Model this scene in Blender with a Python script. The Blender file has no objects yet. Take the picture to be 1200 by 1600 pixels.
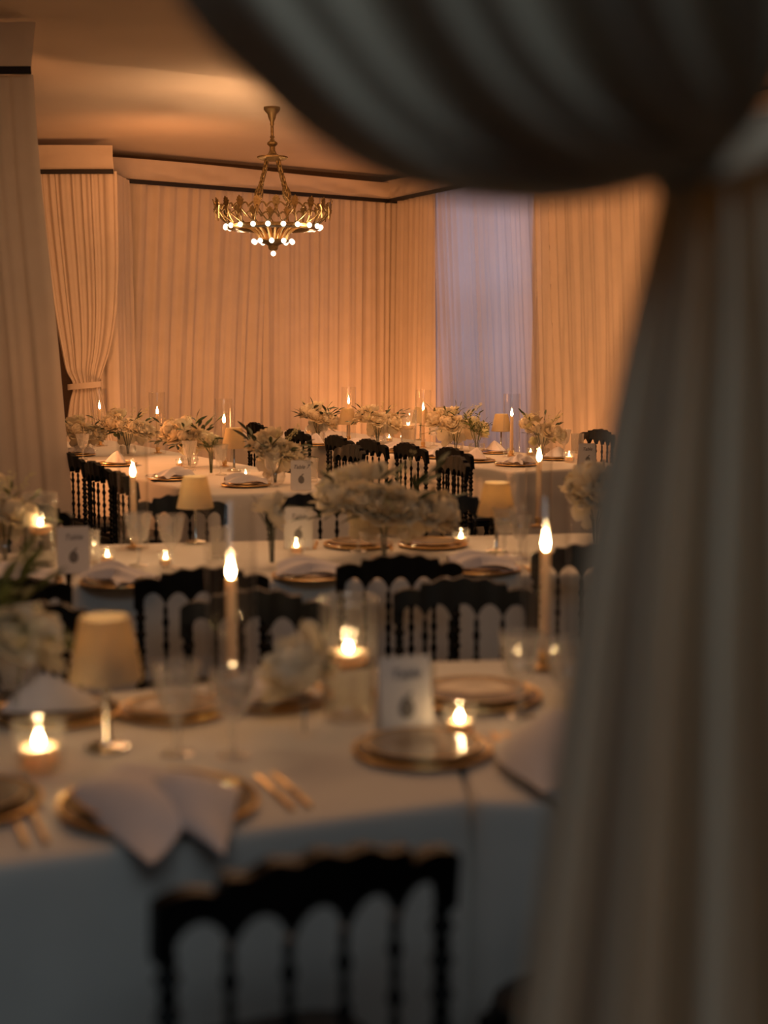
import bpy, math, random
from math import sin, cos, pi, radians as R
from mathutils import Vector, Matrix

random.seed(7)
SC = bpy.context.scene
COL = SC.collection

# ------------------------------------------------------------------ camera
F = 2222.0; CAMZ = 1.6; TH = math.atan(270 / F)
cam_d = bpy.data.cameras.new('camera'); cam = bpy.data.objects.new('camera', cam_d)
COL.objects.link(cam); SC.camera = cam
cam.location = (0, 0, CAMZ); cam.rotation_euler = (pi / 2 - TH, 0, 0)
cam_d.sensor_fit = 'VERTICAL'; cam_d.sensor_height = 36; cam_d.lens = 50
cam_d.clip_start = 0.05; cam_d.clip_end = 100
cam_d.dof.use_dof = True; cam_d.dof.focus_distance = 11.6; cam_d.dof.aperture_fstop = 1.7

# ------------------------------------------------------------------ view + world + lights
SC.view_settings.view_transform = 'Standard'; SC.view_settings.look = 'None'
SC.view_settings.gamma = 1; SC.view_settings.use_curve_mapping = False
SC.view_settings.exposure = 0.0
w = bpy.data.worlds.new('world'); SC.world = w; w.use_nodes = True
w.node_tree.nodes['Background'].inputs[0].default_value = (0.50, 0.62, 0.78, 1)
w.node_tree.nodes['Background'].inputs[1].default_value = 0.018

def light(name, kind, loc, energy, color, target=None, size=0.1, spot=None, blend=0.6, size_y=None, parent=None):
    d = bpy.data.lights.new(name, kind); d.energy = energy; d.color = color
    if kind == 'AREA':
        d.size = size
        if size_y: d.shape = 'RECTANGLE'; d.size_y = size_y
    else: d.shadow_soft_size = size
    if kind == 'SPOT': d.spot_size = spot; d.spot_blend = blend
    o = bpy.data.objects.new(name, d); COL.objects.link(o); o.location = loc
    if target is not None:
        o.rotation_euler = (Vector(target) - Vector(loc)).to_track_quat('-Z', 'Y').to_euler()
    if parent: o.parent = parent
    return o

WARM = (1.0, 0.36, 0.115); CANDLE = (1.0, 0.47, 0.16); COOL = (0.80, 0.93, 1.0)
# daylight that reaches in from the anteroom behind the camera
light('anteroom_daylight', 'AREA', (0.4, -1.3, 3.6), 20, COOL, (0.3, 2.3, 0.3), 2.2, size_y=1.0)
# daylight at the tall window behind the sheer drape
light('window_daylight', 'AREA', (1.95, 15.3, 2.1), 18, (0.78, 0.80, 1.0), (1.0, 14.87, 1.95), 1.9, size_y=2.6)
# floor uplights that stand against the drapes
for (x, y, tx, ty, tz, e) in ((-1.9, 13.2, -2.0, 15.2, 2.2, 46), (-0.7, 14.2, -0.8, 16.2, 2.2, 40), (-0.15, 15.4, 0.12, 17.0, 1.9, 70),
                              (1.35, 12.3, 1.95, 13.2, 1.7, 30), (1.9, 10.8, 2.75, 11.6, 1.8, 22), (-2.9, 12.4, -2.95, 14.1, 2.0, 18)):
    light('uplight', 'SPOT', (x, y, 0.12), e * 1.25, WARM, (tx, ty, tz), 0.10, R(110), 1.0)
# unseen spots added above the far tables to brighten the ceiling
light('ceiling_fill', 'SPOT', (-1.9, 12.9, 2.5), 32, WARM, (-2.0, 13.3, 3.5), 0.2, R(150), 1.0)
light('ceiling_fill', 'SPOT', (-1.0, 11.0, 2.5), 52, (1.0, 0.53, 0.25), (-1.0, 11.1, 3.5), 0.2, R(140), 1.0)
light('ceiling_fill', 'SPOT', (0.9, 12.4, 2.3), 20, WARM, (0.9, 12.8, 3.5), 0.2, R(150), 1.0)
# unseen warm spots, added to brighten the back and right-hand drapes
light('drape_fill_spot', 'SPOT', (-2.6, 9.2, 3.2), 240, WARM, (-1.4, 15.5, 1.1), 0.25, R(78), 0.8)
light('drape_fill_spot', 'SPOT', (1.0, 8.8, 3.2), 220, WARM, (0.2, 16.0, 1.1), 0.25, R(78), 0.8)
light('drape_fill_spot', 'SPOT', (-0.6, 8.8, 3.2), 115, WARM, (2.6, 13.0, 1.1), 0.25, R(80), 0.8)
light('side_fill_spot', 'SPOT', (-3.3, 9.4, 1.9), 300, WARM, (0.4, 9.5, 0.5), 0.2, R(75), 0.9)  # unseen, added at the left to warm the tables' left sides
light('warm_fill', 'AREA', (0.2, 9.4, 3.40), 42, (1.0, 0.50, 0.22), (0.2, 9.2, 0), 3.0, size_y=2.6)  # overhead fill areas, added to warm the tables and column drape
light('warm_fill', 'AREA', (-0.5, 6.2, 3.40), 36, (1.0, 0.50, 0.22), (-0.5, 6.3, 0), 2.2, size_y=1.4)
light('warm_fill', 'AREA', (-0.1, 3.6, 3.40), 17, (1.0, 0.46, 0.17), (-0.1, 4.3, 0), 2.6, size_y=2.6)

# ------------------------------------------------------------------ pixel -> world helpers (used only to read off positions)
def ray(px, py):
    v = (800 - py) / F; u = (px - 600) / F
    return Vector((u, cos(TH) + sin(TH) * v, -sin(TH) + cos(TH) * v))
def P(px, py, z):
    d = ray(px, py); t = (z - CAMZ) / d.z
    return Vector((0, 0, CAMZ)) + d * t
def PY(px, py, y):
    d = ray(px, py); t = y / d.y
    return Vector((0, 0, CAMZ)) + d * t
TZ = 0.752

# ------------------------------------------------------------------ materials
def nodes(name):
    m = bpy.data.materials.new(name); m.use_nodes = True
    nt = m.node_tree; b = nt.nodes.get('Principled BSDF'); out = nt.nodes.get('Material Output')
    return m, nt, b, out
def mat(name, col, rough=0.5, metal=0.0, var=0.08, scale=30, bump=0.0, sheen=0.0, transl=0.0, tcol=None, coords='Object', spec=0.5, sss=0):
    m, nt, b, out = nodes(name)
    tc = nt.nodes.new('ShaderNodeTexCoord'); no = nt.nodes.new('ShaderNodeTexNoise')
    no.inputs['Scale'].default_value = scale; no.inputs['Detail'].default_value = 3
    nt.links.new(tc.outputs[coords], no.inputs['Vector'])
    cr = nt.nodes.new('ShaderNodeValToRGB')
    cr.color_ramp.elements[0].position = 0.3; cr.color_ramp.elements[1].position = 0.7
    cr.color_ramp.elements[0].color = tuple(max(0, c * (1 - var)) for c in col) + (1,)
    cr.color_ramp.elements[1].color = tuple(min(1, c * (1 + var)) for c in col) + (1,)
    nt.links.new(no.outputs['Fac'], cr.inputs['Fac']); nt.links.new(cr.outputs['Color'], b.inputs['Base Color'])
    b.inputs['Roughness'].default_value = rough; b.inputs['Metallic'].default_value = metal
    b.inputs['Specular IOR Level'].default_value = spec
    if sheen: b.inputs['Sheen Weight'].default_value = sheen
    if sss:
        b.inputs['Subsurface Weight'].default_value = sss; b.inputs['Subsurface Scale'].default_value = 0.02
        b.inputs['Subsurface Radius'].default_value = (1, .5, .25)
    if bump:
        bp = nt.nodes.new('ShaderNodeBump'); bp.inputs['Strength'].default_value = bump; bp.inputs['Distance'].default_value = 0.01
        nt.links.new(no.outputs['Fac'], bp.inputs['Height']); nt.links.new(bp.outputs['Normal'], b.inputs['Normal'])
    if transl:
        t = nt.nodes.new('ShaderNodeBsdfTranslucent'); t.inputs['Color'].default_value = tuple(tcol or col) + (1,)
        mx = nt.nodes.new('ShaderNodeMixShader'); mx.inputs[0].default_value = transl
        nt.links.new(b.outputs[0], mx.inputs[1]); nt.links.new(t.outputs[0], mx.inputs[2]); nt.links.new(mx.outputs[0], out.inputs[0])
    return m
def emit(name, col, s, top=None):
    m, nt, b, out = nodes(name); nt.nodes.remove(b)
    e = nt.nodes.new('ShaderNodeEmission'); e.inputs[0].default_value = tuple(col) + (1,); e.inputs[1].default_value = s
    nt.links.new(e.outputs[0], out.inputs[0]); return m
def thin_glass(name, tint=(0.96, 0.97, 0.96), edge=0.65, base=0.05, haze=0.0, rough=0.02, power=3.0):
    m, nt, b, out = nodes(name); nt.nodes.remove(b)
    lw = nt.nodes.new('ShaderNodeLayerWeight'); lw.inputs[0].default_value = 0.5
    pw = nt.nodes.new('ShaderNodeMath'); pw.operation = 'POWER'; pw.inputs[1].default_value = power
    ml = nt.nodes.new('ShaderNodeMath'); ml.operation = 'MULTIPLY_ADD'; ml.inputs[1].default_value = edge; ml.inputs[2].default_value = base
    nt.links.new(lw.outputs['Facing'], pw.inputs[0]); nt.links.new(pw.outputs[0], ml.inputs[0])
    tr = nt.nodes.new('ShaderNodeBsdfTransparent'); tr.inputs[0].default_value = tuple(tint) + (1,)
    gl = nt.nodes.new('ShaderNodeBsdfGlossy'); gl.inputs['Roughness'].default_value = rough; gl.inputs['Color'].default_value = (.95, .95, .95, 1)
    mx = nt.nodes.new('ShaderNodeMixShader')
    nt.links.new(ml.outputs[0], mx.inputs[0]); nt.links.new(tr.outputs[0], mx.inputs[1]); nt.links.new(gl.outputs[0], mx.inputs[2])
    last = mx
    if haze:
        df = nt.nodes.new('ShaderNodeBsdfTranslucent'); df.inputs[0].default_value = (.9, .9, .88, 1)
        d2 = nt.nodes.new('ShaderNodeBsdfDiffuse'); d2.inputs[0].default_value = (.9, .9, .88, 1)
        m1 = nt.nodes.new('ShaderNodeMixShader'); m1.inputs[0].default_value = 0.5
        nt.links.new(df.outputs[0], m1.inputs[1]); nt.links.new(d2.outputs[0], m1.inputs[2])
        m2 = nt.nodes.new('ShaderNodeMixShader'); m2.inputs[0].default_value = haze
        nt.links.new(mx.outputs[0], m2.inputs[1]); nt.links.new(m1.outputs[0], m2.inputs[2]); last = m2
    nt.links.new(last.outputs[0], out.inputs[0]); return m

M = dict(
    drape=mat('drape_fabric', (0.72, 0.64, 0.54), 0.8, var=0.04, scale=6, sheen=0.2, transl=0.18),
    sheer=mat('sheer_fabric', (0.78, 0.72, 0.66), 0.8, var=0.03, scale=6, transl=0.5, tcol=(0.8, 0.78, 0.78)),
    neardrape=mat('near_drape_fabric', (0.62, 0.57, 0.45), 0.85, var=0.04, scale=4, transl=0.21, tcol=(0.62, 0.43, 0.12)),
    ribbon=mat('black_ribbon', (0.010, 0.009, 0.012), 0.6),
    ceiling=mat('ceiling_plaster', (0.62, 0.55, 0.46), 0.85, var=0.03, scale=2, bump=0.05),
    wall=mat('wall_paint', (0.10, 0.07, 0.05), 0.8),  # dark tone stands in for shade in the gaps above the valances
    floor=mat('floor_carpet', (0.06, 0.045, 0.035), 0.95, scale=60, bump=0.3),
    cloth=mat('table_linen', (0.70, 0.67, 0.62), 0.7, var=0.03, scale=8, sheen=0.15),
    napkin=mat('napkin_linen', (0.74, 0.70, 0.72), 0.8, var=0.03, scale=25, bump=0.08),
    black=mat('black_lacquer', (0.003, 0.004, 0.005), 0.45, spec=0.18, var=0.3, scale=20),
    cushion=mat('black_cushion', (0.008, 0.009, 0.011), 0.5, var=0.3, scale=80, bump=0.1),
    gold=mat('gold_metal', (0.80, 0.52, 0.22), 0.34, 1.0, var=0.1, scale=40),
    brass=mat('aged_brass', (0.20, 0.145, 0.065), 0.48, 0.8, var=0.35, scale=60, bump=0.15),
    china=mat('taupe_china', (0.30, 0.24, 0.18), 0.18, var=0.02),
    silver=mat('silver_metal', (0.7, 0.68, 0.62), 0.15, 1.0, var=0.05),
    wax=mat('ivory_wax', (0.80, 0.68, 0.50), 0.5, var=0.03, transl=0.35, tcol=(0.9, 0.6, 0.3)),
    wick=mat('wick', (0.02, 0.015, 0.01), 0.9),
    shade=mat('lamp_shade_linen', (0.66, 0.56, 0.38), 0.85, var=0.05, scale=40, transl=0.4, tcol=(0.72, 0.55, 0.28)),
    petal=mat('ivory_petal', (0.86, 0.80, 0.64), 0.7, var=0.08, scale=20, transl=0.12),
    petal2=mat('cream_petal', (0.84, 0.73, 0.52), 0.7, var=0.1, scale=20, transl=0.12),
    petal3=mat('lime_cream_petal', (0.74, 0.70, 0.40), 0.7, var=0.1, scale=20, transl=0.12),
    leaf=mat('dark_green_leaf', (0.030, 0.055, 0.020), 0.45, var=0.4, scale=15),
    leaf2=mat('olive_leaf', (0.10, 0.13, 0.035), 0.5, var=0.3, scale=15, transl=0.2),
    pollen=mat('anemone_center', (0.01, 0.01, 0.015), 0.7),
    card=mat('card_stock', (0.74, 0.71, 0.68), 0.7, var=0.02),
    ink=mat('dark_ink', (0.03, 0.03, 0.035), 0.6),
    wood=mat('plywood', (0.25, 0.17, 0.10), 0.6),
    glass=thin_glass('clear_glass', tint=(0.985, 0.985, 0.98), edge=0.6, base=0.03, power=4.5),
    ribbed=thin_glass('ribbed_glass', tint=(0.965, 0.965, 0.96), edge=0.7, base=0.06, haze=0.02, rough=0.025, power=2.4),
    goblet=thin_glass('goblet_glass', tint=(0.95, 0.95, 0.94), edge=0.7, base=0.08, haze=0.15, rough=0.02, power=2.0),
    pane=thin_glass('window_pane', tint=(0.9, 0.95, 1.0)),
    water=thin_glass('water', tint=(0.90, 0.93, 0.92), edge=0.5, base=0.04),
    flame=emit('candle_flame', (1.0, 0.62, 0.28), 170.0),
    bulb=emit('bulb_glow', (1.0, 0.80, 0.56), 2.6),
)

# ------------------------------------------------------------------ mesh helpers
class MB:
    def __init__(s): s.v = []; s.f = []
    def add(s, vs, fs):
        n = len(s.v); s.v += [tuple(v) for v in vs]; s.f += [tuple(i + n for i in f) for f in fs]; return s
    def grid(s, rows, closed=False, flip=False):
        nr = len(rows); nc = len(rows[0]); vs = [p for r in rows for p in r]; fs = []
        for i in range(nr - 1):
            for j in range(nc if closed else nc - 1):
                k = (j + 1) % nc; q = (i * nc + j, i * nc + k, (i + 1) * nc + k, (i + 1) * nc + j)
                fs.append(q[::-1] if flip else q)
        return s.add(vs, fs)
    def lathe(s, prof, seg=24, c=(0, 0, 0), flute=0, famp=0.0, cap=True, ax=None):
        rows = []
        for (r, z) in prof:
            row = []
            for k in range(seg):
                a = 2 * pi * k / seg; rr = r * (1 + (famp * cos(flute * a) if flute else 0))
                row.append((c[0] + rr * cos(a), c[1] + rr * sin(a), c[2] + z))
            rows.append(row)
        if ax is not None: rows = [[tuple(ax @ Vector(p)) for p in r] for r in rows]
        n0 = len(s.v); s.grid(rows, True)
        if cap:
            if prof[0][0] > 1e-5: s.f.append(tuple(n0 + k for k in range(seg))[::-1])
            if prof[-1][0] > 1e-5: s.f.append(tuple(n0 + (len(prof) - 1) * seg + k for k in range(seg)))
        return s
    def tube(s, pts, r, seg=8, cap=True):
        pts = [Vector(p) for p in pts]; rows = []
        rs = r if isinstance(r, (list, tuple)) else [r] * len(pts)
        up = Vector((0, 0, 1)); prev = None
        for i, p in enumerate(pts):
            t = (pts[min(i + 1, len(pts) - 1)] - pts[max(i - 1, 0)]).normalized()
            if prev is None:
                a = t.cross(up); a = t.cross(Vector((1, 0, 0))) if a.length < 0.1 else a
            else: a = prev - t * prev.dot(t)
            a.normalize(); prev = a; b = t.cross(a)
            rows.append([tuple(p + (a * cos(2 * pi * k / seg) + b * sin(2 * pi * k / seg)) * rs[i]) for k in range(seg)])
        n0 = len(s.v); s.grid(rows, True)
        if cap:
            s.f.append(tuple(n0 + k for k in range(seg))[::-1]); s.f.append(tuple(n0 + (len(pts) - 1) * seg + k for k in range(seg)))
        return s
    def box(s, c, d, rz=0):
        vs = []
        for x in (-1, 1):
            for y in (-1, 1):
                for z in (-1, 1):
                    X = x * d[0] / 2; Y = y * d[1] / 2
                    vs.append((c[0] + X * cos(rz) - Y * sin(rz), c[1] + X * sin(rz) + Y * cos(rz), c[2] + z * d[2] / 2))
        return s.add(vs, [(0, 1, 3, 2), (4, 6, 7, 5), (0, 4, 5, 1), (2, 3, 7, 6), (0, 2, 6, 4), (1, 5, 7, 3)])
    def prism(s, outline, h0, h1):   # outline in xy, extruded in z
        n = len(outline)
        return s.add([(x, y, h0) for x, y in outline] + [(x, y, h1) for x, y in outline],
                     [tuple(range(n))[::-1], tuple(range(n, 2 * n))] + [(i, (i + 1) % n, n + (i + 1) % n, n + i) for i in range(n)])
    def mesh(s, name, m, smooth=True):
        me = bpy.data.meshes.new(name); me.from_pydata(s.v, [], s.f); me.materials.append(m)
        if smooth:
            me.polygons.foreach_set('use_smooth', [True] * len(me.polygons))
            try: me.set_sharp_from_angle(angle=R(40))
            except Exception: pass
        me.update(); return me
    def build(s, name, m, parent=None, smooth=True, loc=None):
        o = bpy.data.objects.new(name, s.mesh(name, m, smooth)); COL.objects.link(o)
        if parent: o.parent = parent
        if loc is not None: o.location = loc
        return o

def tag(o, label=None, cat=None, group=None, kind=None):
    if label: o['label'] = label
    if cat: o['category'] = cat
    if group: o['group'] = group
    if kind: o['kind'] = kind
    return o
def empty(name, loc=(0, 0, 0), rz=0, label=None, cat=None, group=None):
    o = bpy.data.objects.new(name, None); o.empty_display_size = 0.05; COL.objects.link(o)
    o.location = loc; o.rotation_euler = (0, 0, rz); return tag(o, label, cat, group)
def inst(name, me, parent=None, loc=(0, 0, 0), rot=(0, 0, 0), sc=1.0):
    o = bpy.data.objects.new(name, me); COL.objects.link(o); o.parent = parent
    o.location = loc; o.rotation_euler = rot; o.scale = (sc, sc, sc) if not isinstance(sc, tuple) else sc
    return o
def copy_tree(o, parent=None):
    c = o.copy(); COL.objects.link(c); c.parent = parent
    for ch in list(o.children): copy_tree(ch, c)
    return c
PROTO = {}
def place(kind, maker, loc, rz, label, cat, group=None, sc=1.0):
    """first call keeps the made thing, later calls copy it with its parts"""
    if kind not in PROTO: PROTO[kind] = maker(); o = PROTO[kind]
    else: o = copy_tree(PROTO[kind])
    o.location = loc; o.rotation_euler = (0, 0, rz); o.scale = sc if isinstance(sc, tuple) else (sc, sc, sc)
    for k in ('label', 'category', 'group'):
        if k in o.keys(): del o[k]
    return tag(o, label, cat, group)
def interp(pts, n):
    """smooth resample of a 2D/3D polyline (Catmull-Rom)"""
    pts = [Vector(p) for p in pts]; out = []; m = len(pts) - 1
    for i in range(n):
        u = i / (n - 1) * m; k = min(int(u), m - 1); t = u - k
        p0 = pts[max(k - 1, 0)]; p1 = pts[k]; p2 = pts[k + 1]; p3 = pts[min(k + 2, m)]
        out.append(0.5 * ((2 * p1) + (p2 - p0) * t + (2 * p0 - 5 * p1 + 4 * p2 - p3) * t * t + (3 * p1 - p0 - 3 * p2 + p3) * t ** 3))
    return out
def lerp(a, b, t): return a + (b - a) * t

# ------------------------------------------------------------------ setting: shell
def struct(o): o['kind'] = 'structure'; return o
struct(MB().box((0, 8.5, -0.05), (12, 21, 0.1)).build('floor', M['floor'], smooth=False))
struct(MB().box((0, 14.0, 3.55), (12, 10.2, 0.1)).build('ceiling', M['ceiling'], smooth=False))
# lower front part of the ceiling with a gently bowed edge
edge = [(-6.0, 9.05), (-3.2, 9.5), (-2.3, 9.75), (-1.6, 10.1), (-0.9, 10.6), (-0.2, 11.0), (0.8, 11.3), (2.0, 11.2), (3.2, 10.8), (6, 9.6)]
struct(MB().prism([(-6, 1.6)] + [(6, 1.6)] + edge[::-1], 3.45, 3.50).build('trim_1', M['ceiling'], smooth=False))
struct(MB().box((0, 5.35, 3.55), (12, 7.1, 0.09)).build('trim_2', M['ceiling'], smooth=False))
CX, CY = 0.20, 17.35          # far corner behind the drapes
def wall_seg(name, a, b, z0=0, z1=3.5, t=0.1, parent=None):
    a = Vector(a); b = Vector(b); d = b - a; m = (a + b) / 2
    return MB().box((m.x, m.y, (z0 + z1) / 2), (d.length, t, z1 - z0), math.atan2(d.y, d.x)).build(name, M['wall'], parent, smooth=False)
struct(wall_seg('wall_back', (-3.3, 14.75), (CX, CY)))
struct(wall_seg('wall_left', (-4.6, 14.4), (-3.2, 14.75)))
struct(wall_seg('wall_left', (-4.6, 3.0), (-4.6, 14.4)))
# right wall with a tall window opening
RW0 = Vector((CX, CY)); RW1 = Vector((4.4, 8.0)); rd = (RW1 - RW0).normalized()
def rw(t): return RW0 + rd * t
L_r = (RW1 - RW0).length
rwn = Vector((rd.y, -rd.x));  # points into room (towards -x)
rwn = rwn if rwn.x < 0 else -rwn
wr = empty('wall_right', (0, 0, 0)); wr['kind'] = 'structure'
wall_seg('wall_panel', rw(0), rw(1.5), parent=wr)
wall_seg('wall_panel', rw(3.6), rw(L_r), parent=wr)
wall_seg('lintel', rw(1.5), rw(3.6), 3.35, 3.5, parent=wr)
wall_seg('sill', rw(1.5), rw(3.6), 0, 0.5, parent=wr)
win = empty('window_1', (0, 0, 0)); win['kind'] = 'structure'
a = rw(1.5); b = rw(3.6); ang = math.atan2(rd.y, rd.x)
def wbar(name, t0, t1, z0, z1, th, m):
    p = (rw(t0) + rw(t1)) / 2
    return MB().box((p.x, p.y, (z0 + z1) / 2), (abs(t1 - t0), th, z1 - z0), ang).build(name, m, win, smooth=False)
for t in (1.53, 2.55, 3.57): wbar('window_frame', t - 0.03, t + 0.03, 0.5, 3.35, 0.06, M['card'])
for z in (0.53, 1.9, 3.32): wbar('window_frame', 1.5, 3.6, z - 0.03, z + 0.03, 0.05, M['card'])
wbar('pane', 1.53, 3.57, 0.55, 3.3, 0.006, M['pane'])

# ------------------------------------------------------------------ drapes
def fold_profile(length, wl, seed):
    rnd = random.Random(seed); xs = [0.0]; 
    while xs[-1] < length + wl: xs.append(xs[-1] + wl * rnd.uniform(0.45, 1.6))
    am = [rnd.uniform(0.45, 1.25) for _ in xs]; sk = [rnd.uniform(-0.35, 0.35) for _ in xs]
    def f(s):
        s = max(0, min(s, length + wl * 0.5)); k = 0
        while k < len(xs) - 2 and xs[k + 1] < s: k += 1
        t = (s - xs[k]) / (xs[k + 1] - xs[k]); t = max(0, min(1, t))
        t = t + sk[k] * t * (1 - t)
        return am[k] * (1 - cos(2 * pi * t)) / 2 + 0.12 * sin(s * 47.0 + seed) + 0.08 * sin(s * 91.0)
    return f
def sheet(path, z0, z1, wl, amp, seed, nz=44, step=0.011, lean=0.0, top_amp=0.6, side=-1):
    """hanging pleated cloth along an xy polyline; folds drift and deepen towards the floor"""
    mb = MB(); pts = [Vector(p) for p in path]; segs = [(pts[i + 1] - pts[i]).length for i in range(len(pts) - 1)]; L = sum(segs)
    n = max(8, int(L / step)); f = fold_profile(L, wl, seed); g = fold_profile(L, wl * 1.9, seed + 5)
    def at(s):
        for i, l in enumerate(segs):
            if s <= l or i == len(segs) - 1:
                d = (pts[i + 1] - pts[i]).normalized(); return pts[i] + d * s, d
            s -= l
    rows = []
    for j in range(nz + 1):
        q = j / nz; z = lerp(z1, z0, q); row = []
        for i in range(n + 1):
            s = L * i / n; p, d = at(s); nrm = Vector((d.y, -d.x)) * (-side)
            o = amp * lerp(top_amp, 1, q ** 0.7) * (f(s + lean * q) * lerp(1, 0.55, q) + g(s + lean * 0.5 * q) * lerp(0.1, 0.9, q))
            row.append((p.x + nrm.x * o, p.y + nrm.y * o, z))
        rows.append(row)
    return mb.grid(rows)
def valance(path, z0, z1, amp, seed, sag=0.0):
    """smooth stretched band above the pleats, with loose diagonal wrinkles"""
    mb = MB(); pts = [Vector(p) for p in path]; rows = []; rnd = random.Random(seed)
    L = sum((pts[i + 1] - pts[i]).length for i in range(len(pts) - 1)); n = int(L / 0.05)
    ph = [rnd.uniform(0, 6) for _ in range(4)]
    for j in range(9):
        q = j / 8; row = []
        for i in range(n + 1):
            t = i / n * (len(pts) - 1); k = min(int(t), len(pts) - 2); u = t - k; p = pts[k].lerp(pts[k + 1], u); d = (pts[k + 1] - pts[k]).normalized()
            s = L * i / n; nr = Vector((d.y, -d.x))
            o = amp * (sin(s * 3.1 + q * 3 + ph[0]) + 0.6 * sin(s * 7.3 - q * 6 + ph[1]) + 0.35 * sin(s * 13.7 + q * 9 + ph[2])) * sin(pi * q) ** 0.5 + 0.04 + 0.05 * (1 - q)
            row.append((p.x + nr.x * o, p.y + nr.y * o, lerp(z1, z0, q) - sag * 0.5 * (1 + sin(s * 1.3 + ph[3])) * (1 - q) * 0.5))
        rows.append(row)
    return mb.grid(rows)
def ribbon(path, z, h=0.035, off=0.06):
    pts = [Vector(p) for p in path]; rows = [[], [], [], []]
    for i, p in enumerate(pts):
        d = (pts[min(i + 1, len(pts) - 1)] - pts[max(i - 1, 0)]).normalized(); nr = Vector((d.y, -d.x))
        for k, (o, zz) in enumerate(((off, z - h), (off, z + h), (off - 0.008, z + h), (off - 0.008, z - h))):
            rows[k].append((p.x + nr.x * o, p.y + nr.y * o, zz))
    return MB().grid(rows + [rows[0]])
ZB = 3.20
def wall_drape(name, path, seed, label, wl=0.16, amp=0.06, m=None, lean=0.1, top=ZB, cat='drape', group=None):
    o = sheet(path, 0.02, top, wl, amp, seed, lean=lean, side=-1).build(name, M[m or 'drape'])
    return tag(o, label, cat, group)
B0 = Vector((-2.86, 14.68)); B1 = Vector((CX - 0.05, CY - 0.28)); bd = B1 - B0
def bp_(t): return B0 + bd * t
wall_drape('wall_drape', [bp_(0), bp_(0.515)], 11, 'ivory floor-length pleated wall drape behind and left of the chandelier', lean=0.22)
wall_drape('wall_drape', [bp_(0.50), bp_(0.815)], 23, 'ivory floor-length pleated wall drape directly right of the chandelier', lean=0.06)
RIN = [rw(t) + rwn * 0.25 for t in (0.0, 1.5, 2.0, 3.6, 4.0, 6.5, L_r)]
wall_drape('wall_drape', [bp_(0.80), bp_(1.0), RIN[1]], 31, 'brightly uplit ivory drape turning the far corner, left of the blue window drape', wl=0.16, lean=0.05)
wall_drape('window_drape', [RIN[1] - rd * 0.1, RIN[3] + rd * 0.1], 43, 'sheer drape glowing pale blue with daylight from the window behind it', wl=0.12, amp=0.04, m='sheer', lean=-0.35)
wall_drape('wall_drape', [RIN[3], RIN[5]], 57, 'amber-lit pleated drape along the right wall beyond the blue window drape', wl=0.17, amp=0.055, lean=-0.30)
wall_drape('wall_drape', [RIN[5], RIN[6]], 59, 'pleated wall drape on the right wall mostly hidden by the foreground drape', wl=0.17, amp=0.055)
v = valance([bp_(0), bp_(0.33), bp_(0.66), bp_(1.0)], ZB - 0.01, 3.43, 0.018, 3, 0.05).build('drape_valance', M['drape'])
tag(v, 'smooth ivory valance with a black ribbon along the back wall above the pleats', 'valance')
ribbon([bp_(t) for t in (0, .25, .5, .75, 1)], ZB, 0.022, 0.075).build('ribbon', M['ribbon'], v)
v = valance([RIN[0] , RIN[2], RIN[4], RIN[6]], ZB - 0.01, 3.43, 0.018, 8, 0.04).build('drape_valance', M['drape'])
tag(v, 'ivory valance with black ribbon turning onto the right window wall', 'valance')
ribbon([RIN[0], RIN[2], RIN[4], RIN[6]], ZB, 0.022, 0.075).build('ribbon', M['ribbon'], v)

# tied-back drape at the left end of the back wall
def tied_sheet(zs, left, right, y0, folds, amp, seed, ncol=110, yfun=None):
    rnd = random.Random(seed); ph = rnd.uniform(0, 6); rows = []; f1 = fold_profile(1.0, 1 / folds, seed); f2 = fold_profile(1.0, 0.45 / folds, seed + 3)
    for k in range(len(zs)):
        row = []; wdt = right[k] - left[k]
        for i in range(ncol + 1):
            u = i / ncol
            a_ = amp * min(1.0, 0.35 + wdt / (right[0] - left[0]) * 0.65)
            o = a_ * (1.6 * f1(u + 0.03 * k / len(zs)) + 0.8 * f2(u))
            row.append((left[k] + wdt * u, y0 + (yfun(u) if yfun else 0) - o, zs[k]))
        rows.append(row)
    return rows
TY = 13.95
t = empty('tied_back_drape', (-2.95, TY, 0), 0, 'ivory drape tied back at waist height at far left, dark gap beside it', 'drape')
def X_(px, y): return PY(px, 500, y).x
prof = interp([(3.2, 64, 188), (2.8, 68, 188), (2.3, 76, 187), (1.85, 85, 182), (1.52, 94, 172), (1.30, 101, 160), (1.19, 110, 154), (1.11, 111, 154), (0.97, 105, 160), (0.6, 96, 172), (0.02, 88, 186)], 60)
rows = tied_sheet([p[0] for p in prof], [X_(p[1], TY) for p in prof], [X_(p[2], TY) for p in prof], 0, 5.5, 0.016, 4)
rows = [[(x + 2.95, y, z) for (x, y, z) in r] for r in rows]
MB().grid(rows).build('drape_panel', M['drape'], t)
cxm = X_(130, TY) + 2.95
MB().grid([[(cxm + 0.165 * cos(a), -0.02 + 0.07 * sin(a), 1.15 + dz + 0.015 * cos(a)) for a in [2 * pi * k / 32 for k in range(32)]] for dz in (-0.028, -0.01, 0.01, 0.028)], True).build('tie_band', M['drape'], t)
wall_drape('wall_drape', [(-2.98, TY + 0.22), (-2.62, TY + 0.14), (-2.60, TY + 0.75)], 71, 'plain pleated drape return hanging behind the tied-back drape', wl=0.1, amp=0.04, lean=0.05)
va = valance([(-3.5, TY + 0.03), (-3.0, TY), (-2.585, TY)], ZB - 0.02, 3.44, 0.012, 5, 0.02).build('drape_valance', M['drape'])
tag(va, 'short smooth valance with black ribbon above the tied-back drape', 'valance')
ribbon([(-3.5, TY + 0.03), (-3.0, TY), (-2.585, TY)], ZB - 0.01, 0.022, 0.075).build('ribbon', M['ribbon'], va)

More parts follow.
